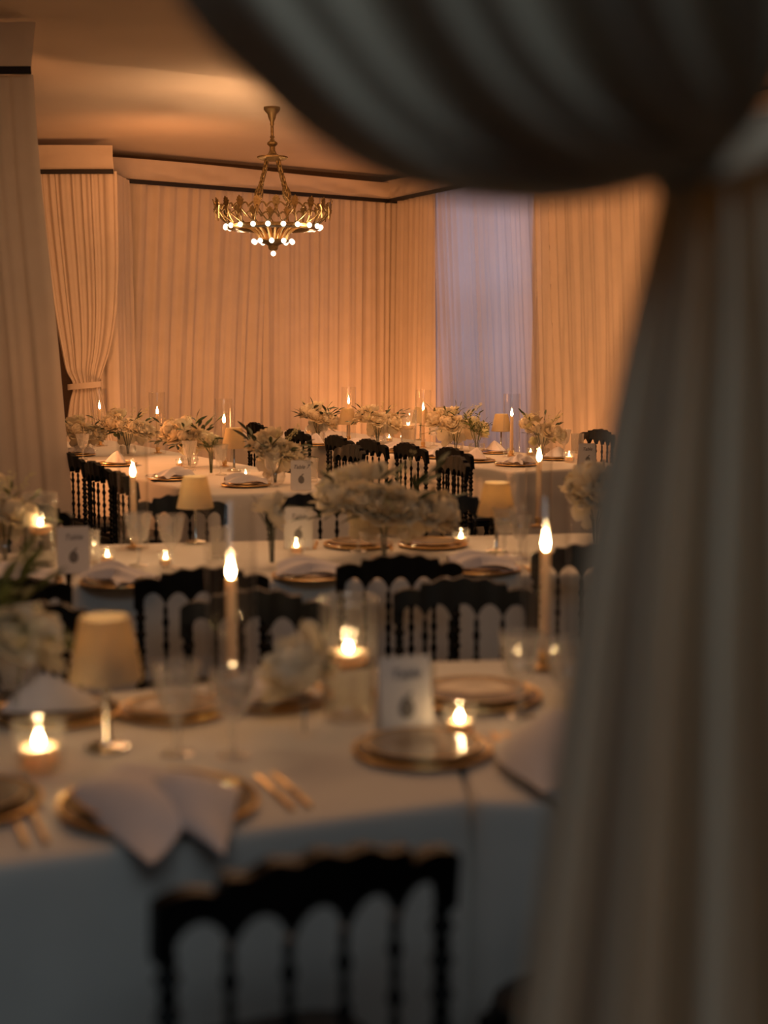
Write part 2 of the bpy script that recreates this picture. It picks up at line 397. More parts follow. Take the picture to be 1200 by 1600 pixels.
# left column drape, nearer
LY = 8.6
t = empty('column_drape', (-2.3, LY, 0), 0, 'grey-lit drape column at the left edge with black ribbon near its top', 'drape')
prof = interp([(3.14, -260, 64), (2.6, -260, 70), (2.1, -260, 80), (1.6, -260, 90), (1.1, -260, 98), (0.6, -260, 106), (0.02, -260, 112)], 26)
rows = tied_sheet([p[0] for p in prof], [X_(p[1], LY) for p in prof], [X_(p[2], LY) for p in prof], 0, 7, 0.012, 14, 160)
MB().grid([[(x + 2.3, y, z) for (x, y, z) in r] for r in rows]).build('drape_panel', M['drape'], t)
e0 = X_(-260, LY) + 2.3
prof = [(3.14, 65), (3.2, 66), (3.28, 68), (3.36, 70), (3.43, 72)]
rws = []
for k, (z, px) in enumerate(prof):
    e1 = X_(px, LY) + 2.3
    rws.append([(lerp(e0, e1, i / 40), -0.05 + 0.012 * sin(i * 0.9 + k * .5) - 0.02 * (1 - k / 4), z - 0.03 * (i / 40 - 1) * 0) for i in range(41)])
vv = MB().grid(rws).build('valance', M['drape'], t)
e1 = X_(65, LY) + 2.3
MB().grid([[(lerp(e0, e1, i / 20), yy, z) for i in range(21)] for (yy, z) in ((-0.085, 3.13), (-0.085, 3.175), (-0.075, 3.175), (-0.075, 3.13), (-0.085, 3.13))]).build('ribbon', M['ribbon'], t)

# foreground drape swept across the doorway and tied at the right
DY = 1.12
fd = empty('foreground_drape', (0.3, DY, 0), 0, 'large out-of-focus drape in the foreground swept across the top and tied at right', 'drape')
def DP(px, py, y=DY): return PY(px, py, y)
low = interp([(60, -420), (190, -180), (285, 10), (390, 125), (490, 215), (600, 278), (720, 308), (850, 318), (950, 306), (1035, 284), (1120, 262)], 90)
upp = interp([(1300, -900), (1290, -700), (1285, -500), (1280, -350), (1275, -240), (1270, -150), (1262, -60), (1250, 20), (1235, 90), (1210, 150), (1180, 200)], 90)
NV = 120; rows = []
rnd = random.Random(3)
for j in range(NV + 1):
    q = j / NV; row = []
    for i in range(90):
        u = i / 89
        x = lerp(low[i].x, upp[i].x, q ** (1.0)); y = lerp(low[i].y, upp[i].y, q ** 1.0)
        sag = sin(pi * q) * 40 * sin(pi * u)
        amp_ = 0.023 * (1 - 0.35 * u)
        o = amp_ * (sin(2 * pi * (3.6 * q + 0.5 * u * q) + 2.2) * 0.8 + 0.45 * sin(2 * pi * 8.3 * q + 1.5 * u + 0.4)) * min(1, 0.25 + 6 * q)
        yy = o - 0.42 * q * (1 - 0.6 * u) + 0.04 * math.exp(-q * 22); p = DP(x, y + sag, DY + yy)
        row.append((p.x - 0.3, yy, p.z))
    rows.append(row)
MB().grid(rows).build('swag', M['neardrape'], fd)
MB().grid([[(x, y + 0.022, z) for (x, y, z) in r_] for r_ in rows]).build('swag_light_block', M['drape'], fd)  # unseen copy of the swag, added to block warm light through it
tl = interp([(235, 1060, 1215), (300, 1035, 1290), (420, 1008, 1330), (560, 978, 1370), (720, 948, 1400), (900, 918, 1430), (1100, 892, 1460), (1350, 860, 1500), (1600, 826, 1540), (2100, 760, 1600), (3000, 690, 1700), (4100, 660, 1760)], 90)
rows = []
for k, p in enumerate(tl):
    q = k / 89; row = []
    for i in range(161):
        u = i / 160
        px = lerp(p[1], p[2], u)
        pt = DP(px, p[0], DY + 0.02)
        a_ = lerp(0.014, 0.046, min(1, q * 1.6))
        o = a_ * (0.9 * sin(2 * pi * (4.2 * u) + 0.6) + 0.45 * sin(2 * pi * 9.7 * u + 1.0 + q) + 0.2 * sin(2 * pi * 19 * u + 2 * q))
        row.append((pt.x - 0.3, o + 0.02, max(pt.z, 0.01)))
    rows.append(row)
MB().grid(rows).build('tail', M['neardrape'], fd)
kp = DP(1140, 238)
rows = []
for z_, rr in ((-0.016, 0.046), (-0.01, 0.050), (0, 0.052), (0.01, 0.050), (0.016, 0.046)):
    rows.append([(kp.x - 0.3 + rr * 1.15 * cos(a), 0.0 + rr * 0.55 * sin(a) * (1 + 0.08 * sin(5 * a)), kp.z + z_ + 0.02 * cos(a)) for a in [2 * pi * k / 48 for k in range(48)]])
MB().grid(rows, True).build('tie_band', M['neardrape'], fd)

# ------------------------------------------------------------------ tables and cloths
def offset_poly(poly, d):
    n = len(poly); out = []
    cx = sum(p[0] for p in poly) / n; cy = sum(p[1] for p in poly) / n
    for i in range(n):
        p0 = Vector(poly[i - 1]); p1 = Vector(poly[i]); p2 = Vector(poly[(i + 1) % n])
        d1 = (p1 - p0).normalized(); d2 = (p2 - p1).normalized()
        n1 = Vector((d1.y, -d1.x)); n2 = Vector((d2.y, -d2.x))   # outward for ccw
        b = (n1 + n2); k = d / max(0.3, (1 + n1.dot(n2)))
        out.append(p1 + b * k)
    return out
def rounded(poly, r, step=0.03):
    """ccw polygon with rounded corners resampled evenly; returns [(p, outward, cornerness)]"""
    n = len(poly); pts = []
    for i in range(n):
        p0 = Vector(poly[i - 1]); p1 = Vector(poly[i]); p2 = Vector(poly[(i + 1) % n])
        a = p1 + (p0 - p1).normalized() * r; b = p1 + (p2 - p1).normalized() * r
        for k in range(9):
            t = k / 8; q = a * (1 - t) ** 2 + p1 * 2 * t * (1 - t) + b * t * t; pts.append((q, 1.0))
        nx = p2 + (p1 - p2).normalized() * r; L = (nx - b).length; m = max(1, int(L / step))
        for k in range(1, m): pts.append((b.lerp(nx, k / m), 0.0))
    out = []; N = len(pts)
    for i in range(N):
        d = (pts[(i + 1) % N][0] - pts[i - 1][0]).normalized(); out.append((pts[i][0], Vector((d.y, -d.x)), pts[i][1]))
    return out
def table(poly, tlabel, clabel, seed, amp=0.045):
    c = sum((Vector(p) for p in poly), Vector((0, 0))) / len(poly)
    loc = [(Vector(p) - c) for p in poly]
    t = empty('banquet_table', (c.x, c.y, 0), 0, tlabel, 'table', 'banquet tables under the cloths')
    inn = [tuple(p) for p in offset_poly(loc, -0.012)]
    MB().prism(inn, 0.722, 0.746).build('tabletop', M['wood'], t, smooth=False)
    for p in offset_poly(loc, -0.12): MB().lathe([(0.016, 0), (0.016, 0.722)], 10, (p.x, p.y, 0)).build('leg', M['silver'], t)
    ring = rounded([tuple(p) for p in offset_poly(loc, 0.0)], 0.03); rnd = random.Random(seed)
    ph = [rnd.uniform(0, 6) for _ in range(5)]
    N = len(ring); s = 0; S = []
    for i in range(N): S.append(s); s += (ring[(i + 1) % N][0] - ring[i][0]).length
    K = [round(s * f) for f in (2.3, 4.1, 7.3)]
    def wave(x):
        y = 2 * pi * x / s
        v_ = sin(K[0] * y + ph[0] + 1.1 * sin(y * 3)) + 0.55 * sin(K[1] * y + ph[1]) + 0.3 * sin(K[2] * y + ph[2])
        return max(-0.3, v_ * 0.5)
    rows = []
    for k_ in (0.4, 0.8): rows.append([(p.x * k_, p.y * k_, 0.7495) for p, n, k in ring])
    for (o, z) in ((-0.012, 0.7495), (-0.003, 0.748), (0.004, 0.743), (0.008, 0.73), (0.009, 0.70)):
        rows.append([(p.x + n.x * o, p.y + n.y * o, z) for p, n, k in ring])
    for j in range(1, 15):
        q = j / 14; z = lerp(0.70, 0.012, q)
        rows.append([(p.x + n.x * (0.010 + amp * (wave(S[i]) + 0.35) * q ** 0.8 + 0.02 * k * q), p.y + n.y * (0.010 + amp * (wave(S[i]) + 0.35) * q ** 0.8 + 0.02 * k * q), z) for i, (p, n, k) in enumerate(ring)])
    mb = MB(); mb.grid(rows, True, flip=True); mb.v.append((0, 0, 0.7495)); ci = len(mb.v) - 1
    for i in range(N): mb.f.append((ci, i, (i + 1) % N))
    cl = mb.build('tablecloth', M['cloth'], loc=(c.x, c.y, 0)); tag(cl, clabel, 'tablecloth')
table([(-1.75, 1.78), (0.155, 2.565), (0.10, 3.69), (-2.15, 2.76)], 'long banquet table in the near foreground under white linen', 'white floor-length tablecloth on the nearest table at the front left', 1, 0.03)
table([(0.175, 2.56), (1.5, 2.52), (1.4, 3.85), (0.12, 3.71)], 'banquet table butted to the nearest one, partly behind the foreground drape', 'white tablecloth at front right with its left corner hanging beside the chair', 2, 0.05)
table([(-2.35, 4.20), (-1.10, 4.86), (-1.33, 5.74), (-2.7, 5.0)], 'banquet table in the middle row at the left edge', 'white tablecloth on the middle-row table at the left edge', 3)
table([(-1.08, 4.88), (1.7, 5.30), (1.55, 6.35), (-1.29, 5.86)], 'long middle-row banquet table carrying the big flower bowl', 'white tablecloth under the big flower bowl in the middle row', 4)
NN = Vector((0.866, 0.5)); TT = Vector((0.5, -0.866))
def NT(n, t): p = NN * n + TT * t; return (p.x, p.y)
table([NT(3.07, -7.25), NT(4.02, -7.0), NT(4.02, -11.6), NT(3.07, -11.6)], 'far banquet table running diagonally on the left', 'white tablecloth on the diagonal far-left table, its end facing the camera', 5)
table([NT(5.32, -7.5), NT(6.27, -7.5), NT(6.27, -12.0), NT(5.32, -12.0)], 'far banquet table running diagonally on the right', 'white tablecloth on the diagonal far-right table, amber on its left side', 6)

# ------------------------------------------------------------------ chairs
def beads(z0, z1, r, n, big=1.35):
    out = []; 
    for k in range(n):
        a = lerp(z0, z1, k / n); b = lerp(z0, z1, (k + 1) / n); h = b - a
        out += [(r * 0.72, a), (r * 0.9, a + h * .12), (r * big, a + h * .3), (r * 0.9, a + h * .48), (r * 0.7, a + h * .55), (r * 1.05, a + h * .78), (r * 0.75, a + h * .95)]
    out.append((r * 0.8, z1)); return out
def make_chair():
    t = empty('napoleon_chair')
    def yb(x): return -0.185 - 0.030 * (1 - (x / 0.2) ** 2)
    # crest rail: scalloped underside, humped top, curved in plan
    n = 80; rows = [[], [], [], []]; bay = 0.372 / 5
    for i in range(n + 1):
        x = -0.205 + 0.41 * i / n; ax_ = abs(x)
        if ax_ < 0.125: top = 0.898 + 0.020 * cos(ax_ / 0.125 * pi / 2) ** 0.8 + 0.004 * cos(ax_ * 2 * pi / 0.062)
        else: top = 0.868 + 0.022 * max(0, cos((ax_ - 0.160) / 0.048 * pi / 2)) ** 0.7
        fr = ((x + 0.186) / bay) % 1.0
        bot = 0.792 + (0.052 * sin(pi * fr) ** 0.55 if ax_ < 0.186 else 0.0)
        bot = min(bot, top - 0.012)
        y = yb(x)
        for k, (dy, z) in enumerate(((-0.014, bot), (-0.014, top), (0.014, top), (0.014, bot))): rows[k].append((x, y + dy - (0.01 if k in (1, 2) else 0), z))
    mb = MB(); mb.grid(rows + [rows[0]]); n1 = n + 1
    mb.f.append((0, n1, 2 * n1, 3 * n1)); mb.f.append((n, n1 + n, 2 * n1 + n, 3 * n1 + n)[::-1])
    mb.build('crest_rail', M['black'], t)
    for sx in (-1, 1):
        MB().lathe(beads(0.44, 0.80, 0.0135, 7) + [(0.014, 0.83)], 12, (sx * 0.186, -0.187, 0)).build('back_post', M['black'], t)
        MB().lathe([(0.009, 0), (0.013, 0.03), (0.013, 0.12), (0.017, 0.14), (0.012, 0.16), (0.015, 0.3), (0.018, 0.44)], 12, (sx * 0.178, -0.18, 0)).build('leg', M['black'], t)
        MB().lathe([(0.009, 0), (0.012, 0.04), (0.019, 0.07), (0.011, 0.10), (0.015, 0.26), (0.022, 0.30), (0.012, 0.33), (0.022, 0.37), (0.019, 0.43)], 12, (sx * 0.175, 0.18, 0)).build('leg', M['black'], t)
    sp = MB().lathe(beads(0.515, 0.80, 0.0078, 4, 1.5), 10).mesh('spindle', M['black'])
    for k in range(1, 5):
        x = -0.186 + bay * k; inst('spindle', sp, t, (x, yb(x) + 0.004, 0))
    MB().tube([(-0.186 + 0.372 * i / 12, yb(-0.186 + 0.372 * i / 12) + 0.004, 0.513) for i in range(13)], 0.011, 8).build('lower_rail', M['black'], t)
    # seat frame + padded cushion
    o = []
    for k in range(40):
        a = 2 * pi * k / 40; c_, s_ = cos(a), sin(a); x = 0.205 * (abs(c_) ** 0.45) * (1 if c_ > 0 else -1); y = 0.205 * (abs(s_) ** 0.45) * (1 if s_ > 0 else -1)
        o.append((x * (1 + 0.04 * (y / 0.2)), y))
    MB().prism(o, 0.425, 0.450).build('seat_frame', M['black'], t, smooth=False)
    rows = [[(x * k_, y * k_, z) for (x, y) in o] for (k_, z) in ((0.9, 0.450), (0.97, 0.458), (0.97, 0.475), (0.9, 0.488), (0.6, 0.494), (0.01, 0.496))]
    MB().grid(rows, True).build('cushion', M['cushion'], t)
    st = MB()
    for z in (0.15,):
        for sx in (-1, 1): st.tube([(sx * 0.176, -0.18, z + 0.05), (sx * 0.176, 0.18, z + 0.05)], 0.008, 8)
        st.tube([(-0.176, 0.18, z), (0.176, 0.18, z)], 0.008, 8); st.tube([(-0.178, -0.18, z), (0.178, -0.18, z)], 0.008, 8)
    st.build('stretcher', M['black'], t)
    return t
def chair(px, py, rot, label, group=None, xy=None, sc=1.0):
    a = R(rot); f = Vector((-sin(a), cos(a), 0))
    if xy is None: b = P(px, py, 0.913); c = b + f * 0.21
    else: c = Vector((xy[0], xy[1], 0))
    return place('chair', make_chair, (c.x, c.y, 0), a, label, 'chair', group, sc)
G1 = 'black napoleon chairs round the tables'
chair(494, 1332, 25, 'large blurred black chair in the very foreground with arched spindle back', G1, None, (1.09, 1.0, 1.0))
chair(0, 0, 35, 'black chair mostly hidden by the foreground drape, only its seat corner showing', G1, xy=(0.43, 2.30))
chair(60, 946, 172, 'black chair at the far side of the nearest table, by the left edge', G1)
chair(400, 925, 180, 'black chair behind the big taper candle, across the nearest table', G1)
chair(725, 906, 180, 'black chair with bluish sheen on its crest, behind the front name card', G1)
chair(316, 888, 12, 'black chair with its back to the camera left of the nearest tall candle', G1)
chair(625, 868, 6, 'black chair with its back to the camera below the big flower bowl', G1)
chair(925, 852, -8, 'black chair partly cut off by the foreground drape, middle row right', G1)
chair(5, 905, 30, 'black chair cut off by the left edge, backed against the middle row', G1)
chair(50, 789, 160, 'black chair behind the floating candle glass at the left edge', G1)
chair(283, 775, 182, 'black chair behind the left middle-row lamp', G1)
chair(487, 773, 182, 'black chair behind the left part of the big flower bowl', G1)
chair(704, 774, 190, 'black chair right behind the big flower bowl, left of the right-hand lamp', G1)
chair(110, 708, -60, 'black chair mostly hidden by the left column drape', G1)
chair(149, 722, -60, 'black chair seen obliquely just right of the left column drape', G1)
chair(188, 738, -62, 'black oblique chair behind the left middle-row taper candle', G1)
chair(400, 661, -60, 'small dark chair back farthest away above the centre flowers', G1)
chair(462, 671, -60, 'small black chair back right of the centre-left far flowers', G1)
chair(527, 681, -60, 'first black chair of the diagonal row left of the amber far-right table', G1)
chair(578, 687, -60, 'second black chair of the diagonal row in front of the far-right table', G1)
chair(638, 693, -60, 'third black chair of the diagonal row, above the big flower bowl', G1)
chair(706, 700, -60, 'nearest black chair of the diagonal row, beside the amber table corner', G1)
chair(550, 696, 118, 'brownish-lit chair back just above the left of the big flower bowl', G1)
chair(712, 714, 112, 'brownish-lit chair back just above the right of the big flower bowl', G1)
chair(936, 672, 120, 'dark chair back at the far right beside the right-hand card', G1)

# ------------------------------------------------------------------ chandelier
def chandelier():
    c = PY(425, 168, 12.05); t = empty('chandelier', (c.x, c.y, 3.5), 0, 'ornate aged brass chandelier with two rings of lit globe bulbs', 'chandelier')
    Bm = M['brass']
    MB().lathe([(0.004, 0), (0.068, -0.0), (0.070, -0.02), (0.055, -0.04), (0.038, -0.055), (0.030, -0.09), (0.016, -0.12)], 28).build('ceiling_canopy', Bm, t)
    MB().lathe([(0.012, -0.10), (0.018, -0.14), (0.012, -0.15), (0.013, -0.23), (0.022, -0.24), (0.013, -0.25), (0.022, -0.27), (0.042, -0.285), (0.044, -0.30), (0.022, -0.32), (0.024, -0.35), (0.036, -0.375), (0.06, -0.39), (0.10, -0.400)], 24).build('stem', Bm, t)
    MB().lathe([(0.02, -0.385), (0.09, -0.395), (0.126, -0.400), (0.126, -0.412), (0.10, -0.425), (0.06, -0.435), (0.02, -0.436)], 40, flute=20, famp=0.02).build('upper_dish', Bm, t)
    # chains: four ornate link chains with scroll plaques
    for k in range(4):
        a = pi / 4 * 1.1 + k * pi / 2; mb = MB(); p0 = Vector((0.065 * cos(a), 0.065 * sin(a), -0.435)); p1 = Vector((0.20 * cos(a), 0.20 * sin(a), -0.80)); d = (p1 - p0)
        nl = 11
        for i in range(nl):
            m_ = p0 + d * ((i + 0.5) / nl); rad = 0.026; s1 = Vector((-sin(a), cos(a), 0)) if i % 2 else Vector((cos(a), sin(a), 0))
            dn = d.normalized()
            mb.tube([m_ + dn * rad * 1.05 * cos(q) + s1 * rad * 0.62 * sin(q) for q in [2 * pi * w_ / 12 for w_ in range(13)]], 0.0085, 6, cap=False)
            mb.lathe([(0, -0.010), (0.010, 0), (0, 0.010)], 6, tuple(p0 + d * (i / nl)))
        mb.build('chain', Bm, t)
        sc = MB(); m_ = p0 + d * 0.72
        s1 = Vector((-sin(a), cos(a), 0)); dn = d.normalized()
        for sg in (-1, 1):
            sc.tube([m_ + s1 * sg * (0.012 + 0.034 * sin(q) * (1 - q / 9)) + dn * (0.055 * cos(q)) for q in [w_ * 0.42 for w_ in range(13)]], 0.006, 6)
        o8 = [(0.030 * cos(q) * (1 + 0.25 * cos(5 * q)), 0.036 * sin(q) * (1 + 0.2 * cos(5 * q))) for q in [2 * pi * w_ / 30 for w_ in range(30)]]
        nv = len(sc.v); nrm = s1.cross(dn)
        sc.add([m_ + s1 * x + dn * y + nrm * 0.005 for x, y in o8] + [m_ + s1 * x + dn * y - nrm * 0.005 for x, y in o8], [tuple(range(30)), tuple(range(30, 60))[::-1]] + [(i, (i + 1) % 30, 30 + (i + 1) % 30, 30 + i) for i in range(30)])
        sc.build('scroll_plaque', Bm, t)
    # gallery: 20 palmettes on curved ribs joined by arches
    R0, R1, zt, zb = 0.49, 0.375, -0.80, -0.955
    rib = MB(); arch = MB()
    for k in range(20):
        a = 2 * pi * k / 20 + 0.13; ca, sa = cos(a), sin(a)
        path = [(lerp(R1 - 0.02, R0, (q ** 0.75)), lerp(zb + 0.0, zt - 0.03, q ** 1.15)) for q in [i / 9 for i in range(10)]]
        # two strands spreading from the socket to neighbouring palmettes
        for sg in (-1, 1):
            rib.tube([((r) * cos(a + sg * (pi / 20) * (1 - (i / 9)) ** 1.4), (r) * sin(a + sg * (pi / 20) * (1 - (i / 9)) ** 1.4), z) for i, (r, z) in enumerate(path)], 0.0055, 6)
        a2 = a + 2 * pi / 20
        for h0, h1 in ((a, (a + a2) / 2), (a2, (a + a2) / 2)):
            arch.tube([((R0 - 0.005 - 0.02 * sin(q * pi)) * cos(lerp(h0, h1, q)), (R0 - 0.005 - 0.02 * sin(q * pi)) * sin(lerp(h0, h1, q)), zt - 0.055 + 0.048 * sin(q * pi) ** 0.8 * (1 - .25 * q) + 0.01 * q) for q in [i / 8 for i in range(9)]], 0.0075, 6)
        # palmette leaf
        pl = [(0, -0.115), (0.010, -0.06), (0.018, -0.035), (0.032, -0.012), (0.027, 0.0), (0.034, 0.016), (0.022, 0.022), (0.022, 0.036), (0.010, 0.036), (0, 0.050)]
        pl = pl + [(-x, y) for x, y in pl[-2:0:-1]]
        mb = MB(); n = len(pl); vs = []
        for off in (0.005, -0.005):
            for x, y in pl:
                rr = R0 + off + 0.25 * (y) * 0.6 - (abs(x) * 0.25)
                vs.append((rr * ca - x * sa, rr * sa + x * ca, zt + y))
        mb.add(vs, [tuple(range(n)), tuple(range(n, 2 * n))[::-1]] + [(i, (i + 1) % n, n + (i + 1) % n, n + i) for i in range(n)])
        mb.build('palmette', Bm, t)
    rib.build('gallery_rib', Bm, t); arch.build('gallery_arch', Bm, t)
    # lower ring
    MB().tube([(R1 * cos(q), R1 * sin(q), zb - 0.012 + 0.004 * sin(q * 40)) for q in [2 * pi * i / 80 for i in range(81)]], 0.010, 8, cap=False).build('bulb_ring', Bm, t)
    MB().lathe([(0.385, -0.97), (0.39, -0.985), (0.35, -1.0), (0.30, -0.99), (0.27, -0.965), (0.28, -0.955), (0.34, -0.96)], 80, flute=40, famp=0.012, cap=False).build('ring_dish', Bm, t)
    # down-curving ribs
    for k in range(18):
        a = 2 * pi * k / 18; ca, sa = cos(a), sin(a)
        MB().tube([(r * ca, r * sa, z) for (r, z) in ((0.29, -0.965), (0.235, -0.968), (0.185, -0.985), (0.145, -1.015), (0.118, -1.05), (0.105, -1.085))], [0.008, 0.009, 0.010, 0.010, 0.009, 0.008], 8).build('curved_rib', M['gold'], t)
    MB().lathe([(0.12, -1.075), (0.135, -1.085), (0.12, -1.10), (0.06, -1.115), (0.045, -1.125), (0.04, -1.15), (0.028, -1.165)], 30).build('lower_cup', Bm, t)
    bm = MB().lathe([(0.001, -0.0225), (0.011, -0.0195), (0.0195, -0.011), (0.0225, 0), (0.0195, 0.011), (0.011, 0.0195), (0.001, 0.0225)], 14).mesh('bulb', M['bulb'])
    sm = MB().lathe([(0.013, 0.0), (0.013, 0.03)], 10).mesh('socket', Bm)
    for k in range(20):
        a = 2 * pi * (k + .5) / 20 + 0.13; inst('bulb', bm, t, ((R1 + 0.022) * cos(a), (R1 + 0.022) * sin(a), -0.975)); 
    for k in range(10):
        a = 2 * pi * (k + .5) / 10; inst('bulb', bm, t, (0.165 * cos(a), 0.165 * sin(a), -1.093))
    inst('bulb', bm, t, (0, 0, -1.190))
    for k in range(4):
        a = pi / 4 + k * pi / 2
        light('chandelier_light', 'POINT', (0.42 * cos(a), 0.42 * sin(a), -0.99), 9, (1.0, 0.56, 0.28), size=0.04, parent=t)
chandelier()

# ------------------------------------------------------------------ candles and glass
def flame_mesh():
    return MB().lathe([(0.0008, 0), (0.0045, 0.006), (0.0068, 0.014), (0.0062, 0.024), (0.0036, 0.035), (0.0012, 0.045), (0.0003, 0.052)], 12).mesh('flame', M['flame'])
FL = flame_mesh()
def make_taper():
    t = empty('taper_candle')
    MB().lathe([(0.0135, 0.02), (0.0128, 0.10), (0.0118, 0.285), (0.010, 0.292), (0.003, 0.288)], 18).build('wax', M['wax'], t)
    MB().tube([(0, 0, 0.285), (0.001, 0, 0.297)], 0.0012, 6).build('wick', M['wick'], t)
    inst('flame', FL, t, (0, 0, 0.291), sc=(1.3, 1.3, 1.0))
    MB().lathe([(0.030, 0.0), (0.032, 0.004), (0.016, 0.008), (0.012, 0.014), (0.017, 0.02), (0.017, 0.04), (0.0145, 0.042)], 20).build('candle_holder', M['gold'], t)
    return t
def make_cyl():
    o = MB().lathe([(0.001, 0.004), (0.056, 0.004), (0.0585, 0.008), (0.0585, 0.455), (0.0600, 0.457), (0.0605, 0.455), (0.0605, 0.0), (0.001, 0.0)], 48, cap=False).build('glass_cylinder', M['glass'])
    return o
def taper(px, py, where, e=0.8, h=1.0):
    p = P(px, py, TZ)
    c = place('taper', make_taper, (p.x, p.y, TZ + 0.006), random.uniform(0, 6), 'lit ivory taper candle ' + where, 'candle', 'lit taper candles in tall glass cylinders'); c.scale = (1, 1, h)
    place('cyl', make_cyl, (p.x, p.y, TZ), 0, 'glass cylinder of the taper ' + where, 'candle glass', 'tall glass cylinders round the taper candles')
taper(363, 1078, 'standing largest and nearest, left of centre', 1.6, 0.93)
taper(850, 1046, 'beside the edge of the foreground drape on the nearest table', 1.4, 1.05)
taper(210, 857, 'on the middle row at left, behind the goblets', 0.9)
taper(841, 824, 'on the middle row at right, above the nearest right-hand taper', 0.9, 1.02)
taper(351, 730, 'on the far-left table beside the small lamp', 0.6)
taper(247, 709, 'on the far-left table between two leafy arrangements', 0.6)
taper(157, 697, 'farthest left, over the flowers by the tied-back drape', 0.6)
taper(545, 691, 'farthest on the far-right table against the back drape', 0.6, 1.08)
taper(661, 700, 'at the drape corner by the small far lamp', 0.6)
taper(799, 714, 'at the right end before the blue window drape', 0.6)

def make_hurricane():
    t = empty('hurricane_glass')
    MB().grid([[((0.0645 + 0.0022 * cos(b)) * cos(a), (0.0645 + 0.0022 * cos(b)) * sin(a), 0.273 + 0.0022 * sin(b)) for a in [2 * pi * k / 72 for k in range(72)]] for b in [2 * pi * j / 8 for j in range(9)]], True).build('rim', M['goblet'], t)
    MB().lathe([(0.001, 0.012), (0.050, 0.012), (0.058, 0.02), (0.0605, 0.10), (0.0625, 0.268), (0.0645, 0.273), (0.0660, 0.268), (0.0635, 0.10), (0.060, 0.008), (0.052, 0.0), (0.001, 0.0)], 96, flute=24, famp=0.006, cap=False).build('glass_body', M['ribbed'], t)
    return t
def make_floating():
    t = empty('floating_candle')
    MB().lathe([(0.001, 0), (0.026, 0.002), (0.040, 0.014), (0.046, 0.030), (0.044, 0.036), (0.020, 0.034), (0.001, 0.033)], 28).build('wax', M['wax'], t)
    MB().tube([(0, 0, 0.033), (0.001, 0, 0.042)], 0.0012, 6).build('wick', M['wick'], t)
    inst('flame', FL, t, (0, 0, 0.037), sc=(1.1, 1.1, 0.42)); return t
def make_water():
    return MB().lathe([(0.001, 0.0), (0.052, 0.0), (0.056, 0.02), (0.057, 0.118), (0.001, 0.118)], 32, cap=False).build('water_fill', M['water'])
def hurricane(px, py, where, e=1.0):
    p = P(px, py, TZ)
    place('hur', make_hurricane, (p.x, p.y, TZ), 0, 'ribbed hurricane glass ' + where, 'candle glass')
    place('wat', make_water, (p.x, p.y, TZ + 0.013), 0, 'water in the hurricane glass ' + where, 'water')
    place('flo', make_floating, (p.x, p.y, TZ + 0.118), 0, 'floating candle alight ' + where, 'candle')
hurricane(545, 1122, 'on the nearest table behind the bud vase', 1.8)
hurricane(65, 884, 'on the middle row at the left edge', 1.0)
hurricane(638, 694, 'on the far-right table below the small lamp', 0.6)

def make_votive():
    return MB().lathe([(0.001, 0.008), (0.026, 0.008), (0.031, 0.014), (0.0325, 0.068), (0.0345, 0.070), (0.0355, 0.068), (0.034, 0.006), (0.028, 0.0), (0.001, 0.0)], 40, flute=20, famp=0.008, cap=False).build('votive_glass', M['ribbed'])
def make_tea():
    t = empty('votive_candle')
    MB().lathe([(0.001, 0), (0.024, 0), (0.025, 0.003), (0.025, 0.026), (0.020, 0.024), (0.001, 0.023)], 24).build('wax', M['wax'], t)
    MB().tube([(0, 0, 0.023), (0.001, 0, 0.031)], 0.001, 6).build('wick', M['wick'], t)
    inst('flame', FL, t, (0, 0, 0.026), sc=(0.9, 0.9, 0.42)); return t
def votive(px, py, where, s=1.0, e=0.3, fz=0):
    p = P(px, py, TZ)
    place('vot', make_votive, (p.x, p.y, TZ), 0, 'small ribbed votive glass ' + where, 'candle glass', sc=s)
    place('tea', make_tea, (p.x, p.y, TZ + 0.009 * s + fz), 0, 'lit votive candle ' + where, 'candle', sc=s * 0.98)
votive(62, 1204, 'at the front left below the big lamp shade', 1.45, 0.6)
votive(718, 1150, 'below the blue-sheened chair', 1.0, 0.5)
votive(720, 853, 'right of the big flower bowl on the middle row', 1.0, 0.3)
votive(259, 884, 'beneath the goblets on the middle row', 0.8, 0.3)
votive(463, 866, 'left of the big flower bowl on the middle row', 0.9, 0.3)
votive(168, 880, 'right of the left-hand card on the middle row', 0.8, 0.3)
votive(472, 764, 'in front of the Table 7 card', 0.9, 0.2)
votive(384, 748, 'behind the napkins right of the far-left lamp', 0.8, 0.2)
votive(281, 730, 'under the leafy arrangement on the far-left table', 0.8, 0.2)
votive(482, 678, 'by the farthest white flowers on the far-right table', 0.9, 0.2)
votive(608, 690, 'in front of the ribbed hurricane glass on the far-right table', 0.9, 0.2)
votive(798, 712, 'beside the right-hand far lamp foot', 0.8, 0.2)
votive(889, 722, 'left of the far right-hand card', 1.1, 0.2)
votive(829, 712, 'between the far right taper and the white dahlia', 0.8, 0.2)

